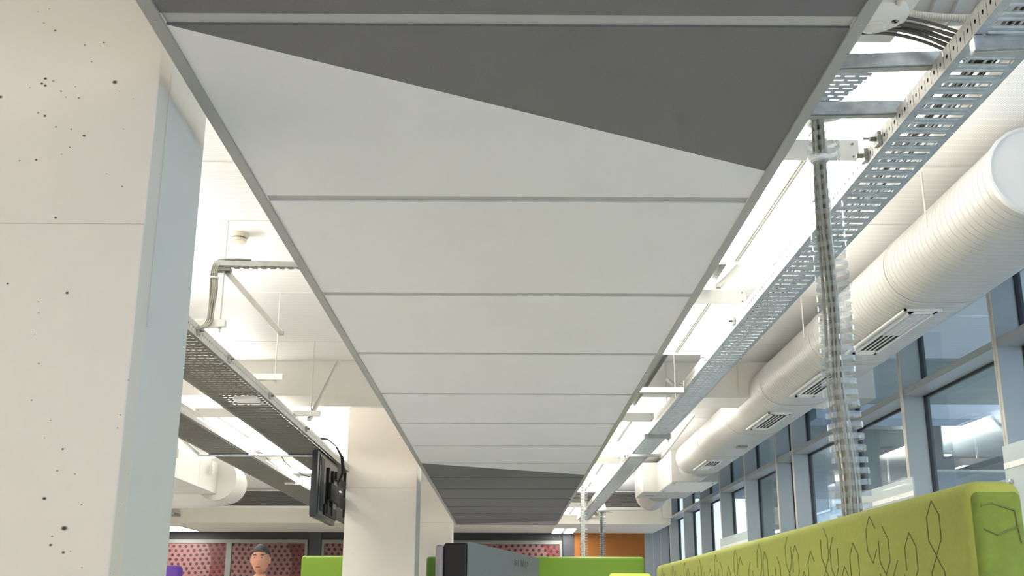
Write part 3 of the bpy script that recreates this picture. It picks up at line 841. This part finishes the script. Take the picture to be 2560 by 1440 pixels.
def drop(path, R, pitch, label, ncab, rc, cabmat, first_h=.017, tilt=.004, topflange=True):
    t = thing('cable_drop', label, 'cable drop', path[-1])
    L = sum((Vector(b)-Vector(a)).length for a, b in zip(path, path[1:]))
    n = int(L/pitch)
    rm = ring_mesh(R, first_h, .0022, tilt)
    proto = None
    for i in range(n):
        p = path_at(path, (i+.5)/n)
        if proto is None:
            proto = rm.build('ring_link', 'clear_plastic', t, smooth=True); ob = proto
        else:
            ob = proto.copy(); COL.objects.link(ob); ob.parent = t
        ob.location = p-Vector(t['_w'])
        ob.rotation_euler = (random.uniform(-.05, .05), random.uniform(-.05, .05), -1.0+random.uniform(-.25, .25)+i*.03)
    sp = MB()
    pts = [path_at(path, i/30) for i in range(31)]
    for dx, dy in ((-.004, -R*.45), (.006, R*.4)):
        sp.tube([p+Vector((dx+.008, dy, 0)) for p in pts], .0028, 6)
    sp.build('spine', 'clear_edge', t, smooth=True)
    for k in range(ncab):
        a = 2*math.pi*k/ncab+.3; rr = R*.58*(.35+.65*((k*7) % 5)/4)
        pts = []
        for i in range(31):
            tt = i/30; p = path_at(path, tt)
            sp_ = .62+.62*tt
            w = a+.5*math.sin(tt*5+k)
            pts.append(p+Vector((rr*sp_*math.cos(w)-R*.32*(1-tt*.85), rr*sp_*math.sin(w), 0)))
        MB().tube(pts, rc, 8).build('cable', cabmat, t, smooth=True)
    return t
sc_ = 3.4/3.3
mp = [(1.039, 2.76), (1.039, 2.739), (1.034, 2.598), (1.027, 2.378), (1.030, 2.218), (1.031, 2.062), (1.024, 1.86), (1.034, 1.689), (1.041, 1.57), (1.038, 1.40), (1.036, .80)]
mp = [(x*sc_, 3.4, 1.2+(z-1.2)*sc_) for x, z in mp]
d1 = drop(mp, .054, .0345, 'clear plastic spiral cable drop full of grey cables, nearest, by the lime screen', 10, .0052, 'cable_grey')
p_ = Vector(mp[2])+Vector((-.018, -.012, -.01))
MB().lathe([(.031, 0), (.031, .016)], p_, n=20).build('cable_tie_band', 'white_paint', d1, smooth=True)
MB().lathe([(.034, .006), (.06, 0), (.06, -.004), (.034, -.006)], (1.08, 3.36, 2.79), n=28).build('top_flange', 'white_paint', d1, smooth=True)
drop([(1.03, 14.2, 2.79), (1.02, 14.2, 2.3), (1.01, 14.2, .8)], .05, .034, 'thin clear cable drop in the middle distance, left of the farther one', 7, .006, 'conduit')
d3 = drop([(1.69, 19.0, 2.78), (1.675, 19.0, 2.0), (1.675, 19.0, .8)], .052, .034, 'farthest clear cable drop hanging in front of the orange wall', 6, .007, 'cable_dark')
MB().lathe([(.14, 0), (.14, .02), (.07, .03), (.045, .13), (.02, .14)], (1.69, 19.0, 2.785), n=24).build('top_cup', 'white_paint', d3, smooth=True)
MB().box(1.45, 1.85, 18.97, 19.03, 2.765, 2.785).build('mount_plate', 'white_enamel', d3)

# ================================================================== LEFT: STRUTS, CABLE BUNDLE, DETECTOR
def strut(p, q, label, w=.03, h=.024, m='white_enamel'):
    t = thing('strut_brace', label, 'brace', p)
    p = Vector(p); q = Vector(q)
    d = (q-p).normalized(); s_ = d.cross(Vector((0, 1, 0))).normalized()
    for k in (-1, 1): MB().bar(p+s_*k*w/2, q+s_*k*w/2, .003, h, upv=(0, 1, 0)).build('channel_side', m, t)
    MB().bar(p+Vector((0, h/2, 0)), q+Vector((0, h/2, 0)), w, .003, upv=(0, 1, 0)).build('channel_web', 'galv_pale', t)
    MB().box(q.x-.014, q.x+.014, q.y-.014, q.y+.014, q.z-.008, q.z+.012).build('foot_bracket', 'galv_dull', t)
    return t
strut((-1.58, 5.90, 3.03), (-1.235, 5.93, 2.655), 'diagonal white strut below the left smoke detector')
strut((-1.36, 8.86, 3.14), (-1.575, 8.86, 2.655), 'diagonal galvanised brace rising beside the middle column')
MB_ = MB().bar((-1.62, 5.89, 3.045), (-.9, 5.89, 3.035), .041, .03)
t = thing('horizontal_strut', 'horizontal galvanised strut between the cable bundle and the raft', 'strut', (-1.3, 5.89, 3.04))
MB_.build('channel', 'galv_dull', t)
mbx = MB()
for k in range(12): mbx.box(-1.56+k*.05, -1.53+k*.05, 5.865, 5.9, 3.018, 3.022)
mbx.build('slots', 'steel_dark', t)
MB().box(-1.63, -1.53, 5.87, 5.92, 3.0, 3.02).build('bracket', 'steel_dark', t)
for k in range(8):
    ox = (k % 4)*.010; oy = (k//4)*.012; j = random.uniform(-.004, .004)
    pts = [(-1.45+ox, 5.88+oy, 3.068), (-1.56+ox*.8, 5.88+oy, 3.07), (-1.61+ox, 5.875+oy, 3.055), (-1.632+ox, 5.87+oy, 3.0), (-1.628+ox+j, 5.87+oy, 2.9), (-1.632+ox-j, 5.87+oy, 2.78), (-1.635+ox, 5.85+oy, 2.70), (-1.66+ox, 5.80+oy, 2.655), (-1.72+ox, 5.70+oy, 2.63), (-1.78+ox, 5.5, 2.63)]
    # smooth
    sm = []
    for i in range(len(pts)-1):
        p0, p1, p2, p3 = [Vector(pts[min(max(q, 0), len(pts)-1)]) for q in (i-1, i, i+1, i+2)]
        for u in (0, .25, .5, .75):
            sm.append(.5*((2*p1)+(-p0+p2)*u+(2*p0-5*p1+4*p2-p3)*u*u+(-p0+3*p1-3*p2+p3)*u**3))
    sm.append(Vector(pts[-1]))
    o = MB().tube(sm, .0046, 8).build('data_cable', 'cable_grey', smooth=True, origin=pts[4])
    tag(o, 'grey cable in the bundle dropping from the horizontal strut into the left tray', 'cable', 'cable bundle dropping into the left tray')
tb = MB().lathe([(.027, 0), (.027, .008)], (-1.613, 5.876, 2.955), n=14).build('cable_tie', 'white_paint', smooth=True, origin=(-1.613, 5.876, 2.955)); tag(tb, 'white cable tie around the hanging cable bundle', 'cable tie')
sd = thing('smoke_detector', 'round white smoke detector on the ceiling at the left', 'smoke detector', (-1.56, 6.12, H))
MB().lathe([(.035, -.052), (.046, -.05), (.050, -.042), (.050, -.032)], (-1.56, 6.12, H), n=32).build('head', 'detector_cream', sd, smooth=True)
MB().lathe([(.042, -.034), (.042, -.024)], (-1.56, 6.12, H), n=32).build('sensor_gap', 'steel_dark', sd, smooth=True)
MB().lathe([(.052, -.024), (.060, -.018), (.060, 0)], (-1.56, 6.12, H), n=32).build('base', 'detector_cream', sd, smooth=True)
# small box under left tray, loose wires, cross tubes
t = thing('junction_box', 'small white box hanging under the left tray', 'junction box', (-1.77, 7.55, 2.57))
MB().box(-1.86, -1.70, 7.49, 7.62, 2.568, 2.596).build('box', 'white_enamel', t, bevel=.003, seg=1)
t = thing('cross_tube', 'long horizontal galvanised tube under both left trays', 'tube', (-2.4, 10.5, 2.58))
MB().tube([(-2.90, 10.5, 2.585), (-1.72, 10.5, 2.585)], .013, 12).build('tube', 'galv', t, smooth=True)
t = thing('cross_bar', 'short pale bar across the left trays behind the television', 'bar', (-2.3, 13.0, 2.58))
MB().box(-2.55, -1.7, 12.97, 13.01, 2.575, 2.597).build('bar', 'galv_pale', t)
strut((-3.55, 9.0, 3.27), (-2.90, 10.48, 2.60), 'short brace at the left end of the cross tube')
w = [(-2.33, 11.6, 2.72), (-2.30, 11.7, 2.66), (-2.24, 11.85, 2.61), (-2.15, 12.0, 2.565), (-2.08, 12.1, 2.56), (-1.98, 12.2, 2.59), (-1.9, 12.3, 2.61)]
tag(MB().tube(w, .004, 6).build('loose_wire', 'cable_black', smooth=True, origin=w[0]), 'thin black wire sagging between the two left trays', 'wire')
tag(MB().tube([(-2.62, 10.9, 2.68), (-2.55, 11.1, 2.72), (-2.45, 11.2, 2.70), (-2.40, 11.3, 2.64), (-2.36, 11.6, 2.60)], .003, 6).build('loose_wire', 'cable_black', smooth=True, origin=(-2.5, 11, 2.7)), 'short black wire curling out of the outer left tray', 'wire')
# wall bracket at the beam, right brace tubes
strut((1.44, 9.50, 3.13), (1.30, 7.9, 2.72), 'slanting strut from the beam face down to the right tray')
t = thing('brace_pipe', 'slanting cream brace pipe right of the right tray', 'tube', (1.66, 10.5, 2.8))  # pale diagonal brace pipe, not a lamp
MB().tube([(1.83, 10.5, 2.99), (1.50, 10.5, 2.575)], .017, 12).build('tube', 'conduit', t, smooth=True)
MB().box(1.20, 1.50, 10.48, 10.52, 2.585, 2.61).build('end_bar', 'galv_dull', t)
strut((1.27, 5.66, 2.98), (1.15, 5.66, 2.86), 'short galvanised brace above the second right hand light')
t = thing('rod_clamp', 'white rod with clamp above the second right hand light', 'hanger', (1.27, 5.55, 2.9))
MB().tube([(1.272, 5.55, 2.80), (1.272, 5.55, H)], .006, 8).build('rod', 'white_paint', t)
MB().box(1.245, 1.30, 5.53, 5.57, 2.965, 2.985).build('clamp', 'galv_dull', t)
MB().box(1.10, 1.30, 5.53, 5.57, 2.99, 3.01).build('arm', 'galv_pale', t)
# small devices far away
t = thing('wall_sensor', 'small dark device on the far bulkhead beside the thin cable drop', 'sensor', (1.63, 20.6, 2.83))
MB().box(1.52, 1.76, 20.62, 20.698, 2.86, 2.885).build('bracket', 'steel_dark', t); MB().box(1.56, 1.70, 20.6, 20.69, 2.80, 2.855).build('body', 'white_paint', t, bevel=.01)
t = thing('wall_box', 'grey wedge shaped box on the far bulkhead at far left', 'sensor', (-6.0, 20.5, 2.8))  # plain wall-mounted box, no lamp in it
MB().box(-6.5, -5.95, 20.3, 20.698, 2.80, 2.84).build('body', 'frame_grey', t, bevel=.004)

# ================================================================== TELEVISION
tv = thing('television', 'black flat television seen from behind, hung beside the middle column', 'television', (-1.72, 10.7, 2.3))
tl = -.08
def tvbox(x0, x1, y0, y1, z0, z1, name, m, bev=.004):
    o = MB().box(x0, x1, y0, y1, z0, z1).build(name, m, tv, bevel=bev, seg=2, smooth=True); return o
tvbox(-1.745, -1.695, 10.1, 11.3, 1.985, 2.585, 'casing', 'tv_plastic')
tvbox(-1.752, -1.745, 10.12, 11.28, 2.005, 2.565, 'screen', 'screen', .001)
tvbox(-1.695, -1.683, 10.2, 11.26, 2.02, 2.56, 'rear_cover', 'tv_back', .006)
tvbox(-1.684, -1.679, 10.22, 10.42, 2.05, 2.54, 'rear_inset', 'black_plastic', .002)
for y in (10.56, 10.84): tvbox(-1.683, -1.655, y, y+.05, 2.05, 2.48, 'mount_rail', 'black_plastic', .003)
tvbox(-1.684, -1.665, 10.46, 11.2, 2.03, 2.13, 'port_recess', 'black_plastic', .004)
tvbox(-1.67, -1.63, 10.56, 11.1, 2.18, 2.34, 'wall_bracket', 'black_plastic', .004)
for k in range(3): tvbox(-1.676, -1.672, 10.62+.17*k, 10.66+.17*k, 2.04+.02*k, 2.09+.02*k, 'plug', 'tv_back', .001)
for z, hh in ((2.45, .07), (2.26, .12)):
    MB().bar((-1.655, 10.95, z), (-1.715, 11.6, z+.0), .03, hh).bar((-1.715, 11.58, z), (-1.70, 12.02, z), .03, hh).build('mount_arm', 'black_plastic', tv)
MB().box(-1.72, -1.692, 11.98, 12.25, 2.12, 2.60).build('wall_plate', 'black_plastic', tv)
for k in range(3):
    tag(MB().tube([(-1.645, 9.9+.04*k, 2.665), (-1.625, 10.15, 2.69), (-1.60, 10.5, 2.68), (-1.58+.01*k, 10.75, 2.60), (-1.585+.012*k, 10.9, 2.48), (-1.63, 10.95, 2.36)], .006, 8).build('television_cable', 'cable_black', smooth=True, origin=(-1.6, 10.5, 2.6)),
        'black cable looping from the left tray down to the television', 'cable', 'cables looping down to the television')

# ================================================================== GREEN SCREENS
dv = thing('lime_screen', 'large lime fabric covered screen with stitched hexagons, front right', 'screen', (.93, 4.5, 0))
DX0, DX1, DY0, DY1, DT = .885, .995, 2.115, 6.55, 1.438
MB().box(DX0, DX1, DY0, DY1, .04, DT).build('padded_panel', 'fabric_lime', dv, bevel=.03, seg=5, smooth=True)
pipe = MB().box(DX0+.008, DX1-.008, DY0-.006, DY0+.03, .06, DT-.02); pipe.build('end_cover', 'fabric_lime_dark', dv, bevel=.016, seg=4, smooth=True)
for y in (2.4, 6.2): MB().box(DX0-.10, DX1+.10, y-.03, y+.03, 0, .04).build('foot', 'galv_dull', dv)
st = MB()
def hexline(y, z, w, h, mask=63):
    P = [(y, z+h/2), (y+w/2, z+h*.22), (y+w/2, z-h*.22), (y, z-h/2), (y-w/2, z-h*.22), (y-w/2, z+h*.22)]
    for i in range(6):
        if mask >> i & 1:
            a, b = P[i], P[(i+1) % 6]
            if max(a[1], b[1]) > DT-.022: continue
            st.bar((DX0-.0006, a[0], a[1]), (DX0-.0006, b[0], b[1]), .0013, .0016)
y = 2.30; k = 0
while y < 6.4:
    w = .085
    zz = 1.36 - (0, .055, .11, .03)[k % 4]
    hexline(y, zz, w*.8, .11, (63, 59, 31, 62, 47)[k % 5])
    if k % 3 != 1: hexline(y, zz-.112, w*.8, .11)
    if k % 2: hexline(y+w*.5, zz-.056-.05, w*.8, .11, 54)
    hexline(y, zz-.24, w*.8, .11)
    y += w*(1.0 if k % 4 else 1.7); k += 1
# end face motif
for a, b in (((.905, 1.388), (.925, 1.394)), ((.925, 1.394), (.968, 1.38)), ((.968, 1.38), (.97, 1.35)), ((.97, 1.35), (.93, 1.335)), ((.93, 1.335), (.906, 1.346)), ((.97, 1.35), (.974, 1.32))):
    st.bar((a[0], DY0-.007, a[1]), (b[0], DY0-.007, b[1]), .0022, .0022)
o = st.build('stitching', 'stitch', dv); o['kind'] = 'stuff'; o['label'] = 'olive stitched hexagon outlines'

def booth(x0, x1, y, zt, label, m='green_panel', name='green_screen', th=.09):
    t = thing(name, label, 'screen', ((x0+x1)/2, y, 0))
    MB().box(x0, x1, y, y+th, .05, zt).build('panel', m, t, bevel=.035, seg=5, smooth=True)
    for xx in (x0+.2, x1-.2): MB().box(xx-.03, xx+.03, y-.12, y+th+.12, 0, .05).build('foot', 'galv_dull', t)
booth(-2.27, -.98, 12.75, 1.757, 'bright green rounded screen left of the middle column')
booth(-.90, .0, 13.3, 1.775, 'shaded dark green screen right of the middle column', 'green_shaded')
booth(-.35, 1.60, 12.75, 1.757, 'long bright green rounded screen behind the monitor')
booth(1.05, 1.47, 11.2, 1.53, 'small yellow green screen top at the bottom edge, before the long green screen', 'green_edge')

# frosted glass desk screens by the windows
def gscreen(y0, y1, zt, label):
    t = thing('glass_screen', label, 'screen', (2.2, (y0+y1)/2, 0))
    MB().box(2.2, 2.208, y0, y1, .5, zt).build('glass_sheet', 'frosted_green', t)
    MB().box(2.198, 2.199, y0, y1, zt-.10, zt-.075).build('white_stripe', 'white_paint', t)
    for yy in (y0+.06, y1-.06):
        MB().lathe([(.009, -.014), (.012, -.012), (.012, 0)], (2.2, yy, zt-.16), ax='x', n=16).build('standoff', 'chrome', t, smooth=True)
        MB().box(2.19, 2.22, yy-.02, yy+.02, 0, .55).build('leg', 'galv_dull', t)
    return t
g1 = gscreen(3.3, 4.84, 1.89, 'frosted green glass screen at the right edge behind the lime screen')
MB().box(2.198, 2.1995, 4.55, 4.60, 1.72, 1.77).build('note', 'sticker_red', g1)
gscreen(5.95, 6.85, 1.885, 'frosted glass screen seen through the clear cable drop')
gscreen(10.1, 11.4, 1.875, 'distant frosted glass screen above the lime screen')

# ================================================================== MONITOR + DESK
dk = thing('desk', 'pale desk below the picture carrying the monitor', 'desk', (0, 1.9, 0))
MB().box(-.75, .75, 1.3, 2.08, .72, .745).build('desk_top', 'desk', dk, bevel=.003)
for x in (-.68, .68):
    for y in (1.36, 2.02): MB().box(x-.025, x+.025, y-.025, y+.025, 0, .72).build('leg', 'galv_dull', dk)
mo = thing('computer_monitor', 'dark computer monitor seen from behind at the bottom centre', 'monitor', (0, 1.8, .745))
A = Vector((-.050, 1.60, 0)); B = Vector((.066, 2.118, 0)); u = (B-A).normalized(); n_ = Vector((u.y, -u.x, 0))
def mp_(s_, d, z): p = A+u*s_+n_*d; return (p.x, p.y, z)
def mslab(s0, s1, d0, d1, z0, z1, name, m, bev=.004):
    return MB().quadbox([mp_(s0, d0, z0), mp_(s1, d0, z0), mp_(s1, d1, z0), mp_(s0, d1, z0), mp_(s0, d0, z1), mp_(s1, d0, z1), mp_(s1, d1, z1), mp_(s0, d1, z1)]).build(name, m, mo, bevel=bev, seg=3, smooth=True)
Lm = (B-A).length
mslab(-.004, Lm, -.047, -.036, .90, 1.286, 'front_bezel', 'monitor_bezel', .004)
mslab(0, Lm, -.036, -.001, .90, 1.2885, 'casing', 'black_plastic', .004)
mslab(.0005, Lm, -.001, .0015, .90, 1.29, 'back_cover', 'monitor_back', .001)
mslab(.02, Lm-.02, -.049, -.047, .92, 1.27, 'screen', 'screen', .0005)
mslab(.22, .30, .0, .03, .76, 1.1, 'stand_neck', 'black_plastic')
mslab(.12, .40, -.12, .13, .745, .757, 'stand_base', 'black_plastic')
fc = bpy.data.curves.new('emblem', 'FONT'); fc.body = 'BENQ'; fc.size = .0165; fc.extrude = .0003; fc.align_x = 'CENTER'; fc.space_character = 1.25
fo = bpy.data.objects.new('emblem_text', fc); COL.objects.link(fo)
bpy.context.view_layer.update()
me = bpy.data.meshes.new_from_object(fo.evaluated_get(bpy.context.evaluated_depsgraph_get()))
bpy.data.objects.remove(fo)
me.materials.clear(); me.materials.append(M['steel_dark'])
em = bpy.data.objects.new('embossed_lettering', me); COL.objects.link(em); em.parent = mo
c = Vector(mp_(.37, .0022, 1.2685))
em.matrix_local = Matrix(((u.x*2.3, 0, n_.x, c.x), (u.y*2.3, 0, n_.y, c.y-1.8), (0, 1, 0, c.z-.745), (0, 0, 0, 1)))

# ================================================================== PURPLE CHAIR
pc = thing('high_back_chair', 'purple upholstered high back seat at the bottom left', 'chair', (-2.82, 9.0, 0))
MB().box(-3.12, -2.55, 9.0, 9.10, .42, 1.515).build('backrest', 'purple', pc, bevel=.035, seg=4, smooth=True)
MB().box(-3.12, -2.55, 9.06, 9.6, .34, .46).build('seat', 'purple', pc, bevel=.03, seg=3, smooth=True)
for x in (-3.06, -2.61):
    for y in (9.08, 9.52): MB().tube([(x, y, 0), (x, y, .36)], .015, 10).build('leg', 'galv_dull', pc)

# ================================================================== PEOPLE
def skin_body(name, verts, edges, radii, m, parent, sub=2):
    me = bpy.data.meshes.new(name); me.from_pydata(verts, edges, [])
    o = bpy.data.objects.new(name, me); COL.objects.link(o); o.parent = parent
    sk = o.modifiers.new('skin', 'SKIN'); sk.use_smooth_shade = True
    for i, r in enumerate(radii):
        me.skin_vertices[0].data[i].radius = (r, r) if not isinstance(r, tuple) else r
    me.skin_vertices[0].data[0].use_root = True
    s_ = o.modifiers.new('sub', 'SUBSURF'); s_.levels = sub; s_.render_levels = sub
    me.materials.append(M[m]); o['_w'] = parent['_w']
    return o
def person(x, y, height, label, hair, shirt, facing=-1):
    t = thing('person', label, 'person', (x, y, 0))
    k = height/1.75
    V = [(0, 0, .95), (0, 0, 1.15), (0, 0.01, 1.36), (0, .01, 1.47), (0, 0, 1.54),
         (-.10, 0, .90), (-.11, -.01, .50), (-.11, .02, .09), (-.11, -.14, .04),
         (.10, 0, .90), (.11, -.01, .50), (.11, .02, .09), (.11, -.14, .04),
         (-.18, .01, 1.42), (-.24, .03, 1.13), (-.25, -.05, .88),
         (.18, .01, 1.42), (.24, .03, 1.13), (.25, -.05, .88)]
    E = [(0, 1), (1, 2), (2, 3), (3, 4), (0, 5), (5, 6), (6, 7), (7, 8), (0, 9), (9, 10), (10, 11), (11, 12), (2, 13), (13, 14), (14, 15), (2, 16), (16, 17), (17, 18)]
    Rr = [(.15, .11), (.14, .10), (.16, .11), (.06, .06), (.055, .055), .085, .06, .04, .035, .085, .06, .04, .035, .055, .042, .028, .055, .042, .028]
    Rr = [tuple(q*k for q in r) if isinstance(r, tuple) else r*k for r in Rr]
    skin_body('body', [tuple(c*k for c in v) for v in V], E, Rr, 'skin', t)
    # clothing
    cl = skin_body('shirt', [tuple(c*k for c in V[i]) for i in (0, 1, 2, 13, 14, 16, 17)]+[(0, .01*k, 1.44*k)], [(0, 1), (1, 2), (2, 3), (3, 4), (2, 5), (5, 6), (2, 7)],
                   [(.165*k, .125*k), (.155*k, .115*k), (.175*k, .125*k), .068*k, .055*k, .068*k, .055*k, .062*k], shirt, t)
    skin_body('trousers', [tuple(c*k for c in V[i]) for i in (0, 5, 6, 7, 9, 10, 11)], [(0, 1), (1, 2), (2, 3), (0, 4), (4, 5), (5, 6)],
              [(.16*k, .12*k), .10*k, .075*k, .055*k, .10*k, .075*k, .055*k], 'trousers', t)
    # hands
    for s_ in (-1, 1):
        hx, hy, hz = s_*.25*k, -.05*k, .86*k
        vs = [(hx, hy, hz), (hx, hy-.005, hz-.045*k), (hx, hy-.005, hz-.085*k)]; es = [(0, 1), (1, 2)]; rs = [(.022, .03), (.016, .04), (.013, .036)]
        for f_ in range(4):
            ln = (.062, .075, .07, .055)[f_]*k; fy = hy+(-.030+.02*f_)*k
            vs += [(hx, fy, hz-.088*k), (hx-s_*.006, fy-.004, hz-.088*k-ln*.55), (hx-s_*.018, fy-.006, hz-.088*k-ln)]
            b = len(vs)-3; es += [(2, b), (b, b+1), (b+1, b+2)]; rs += [.0095, .0085, .007]
        vs += [(hx-s_*.008, hy-.035*k, hz-.04*k), (hx-s_*.014, hy-.055*k, hz-.075*k)]; b = len(vs)-2; es += [(1, b), (b, b+1)]; rs += [.011, .009]
        skin_body('hand', vs, es, rs, 'skin', t, 1)
    # head
    hc = Vector((0, -.015*k, 1.635*k))
    bm = bmesh.new(); bmesh.ops.create_uvsphere(bm, u_segments=32, v_segments=24, radius=1)
    for v in bm.verts:
        c = v.co; zz = c.z; w = 1-.18*max(0, -zz); 
        nx, ny, nz = c.x*.076*w, c.y*.095*(1-.12*max(0, -zz)), zz*.118
        if c.y < -.85 and -.35 < zz < .12 and abs(c.x) < .18: ny -= .018*(1-abs(c.x)/.18)*(1-abs(zz+.15)/.3)
        if c.y < -.7 and .0 < zz < .22 and .15 < abs(c.x) < .55: ny += .006
        if c.y < -.75 and -.62 < zz < -.5 and abs(c.x) < .35: ny -= .003
        v.co = Vector((nx, ny, nz))*k
    me = bpy.data.meshes.new('head'); bm.to_mesh(me); bm.free()
    for p in me.polygons: p.use_smooth = True
    me.materials.append(M['skin']); hd = bpy.data.objects.new('head', me); COL.objects.link(hd); hd.parent = t; hd.location = hc
    def small(nm, cc, rr, m, par=hd, sq=(1, 1, 1)):
        b2 = bmesh.new(); bmesh.ops.create_uvsphere(b2, u_segments=16, v_segments=10, radius=rr)
        for v in b2.verts: v.co = Vector((v.co.x*sq[0], v.co.y*sq[1], v.co.z*sq[2]))
        m2 = bpy.data.meshes.new(nm); b2.to_mesh(m2); b2.free(); m2.materials.append(M[m])
        for p in m2.polygons: p.use_smooth = True
        oo = bpy.data.objects.new(nm, m2); COL.objects.link(oo); oo.parent = par; oo.location = Vector(cc)*k; return oo
    for s_ in (-1, 1):
        small('eye', (s_*.031, -.086, .012), .011, 'eye_white', sq=(1, .6, .45))
        small('iris', (s_*.031, -.0925, .012), .005, 'black_plastic', sq=(1, .5, .9))
        small('eyebrow', (s_*.032, -.091, .034), .018, hair, sq=(1, .3, .22))
        small('ear', (s_*.077, .005, -.005), .03, 'skin', sq=(.3, .7, 1))
    small('mouth', (0, -.086, -.062), .022, 'art_pink', sq=(1, .3, .22))
    # hair cap
    bm = bmesh.new(); bmesh.ops.create_uvsphere(bm, u_segments=36, v_segments=24, radius=1)
    kill = [v for v in bm.verts if (v.co.z < .35 and v.co.y < -.15) or v.co.z < -.35 or (v.co.z < .5 and v.co.y < -.62)]
    bmesh.ops.delete(bm, geom=kill, context='VERTS')
    for v in bm.verts:
        j = 1+.02*math.sin(v.co.x*40+v.co.y*23)
        v.co = Vector((v.co.x*.083*j, v.co.y*.103*j, v.co.z*.127*j))*k
    me = bpy.data.meshes.new('hair'); bm.to_mesh(me); bm.free(); me.materials.append(M[hair])
    for p in me.polygons: p.use_smooth = True
    ho = bpy.data.objects.new('hair', me); COL.objects.link(ho); ho.parent = t; ho.location = hc
    sd_ = ho.modifiers.new('thick', 'SOLIDIFY'); sd_.thickness = .008
    return t
person(-1.92, 9.0, 1.67, 'standing person with short dark grey hair, facing the camera', 'hair_dark', 'shirt_dark')
person(-1.73, 7.95, 1.40, 'person with white hair whose crown just shows at the bottom edge', 'hair_white', 'shirt')

for o, k in [(raft, .0026), (tr, .0026), (rl, .0026)]+[(c, .0026) for c in right_cables]:
    o.rotation_euler.z = -k; o.location.x += k*(o.location.y-4)
for o in bpy.data.objects:
    if '_w' in o: del o['_w']
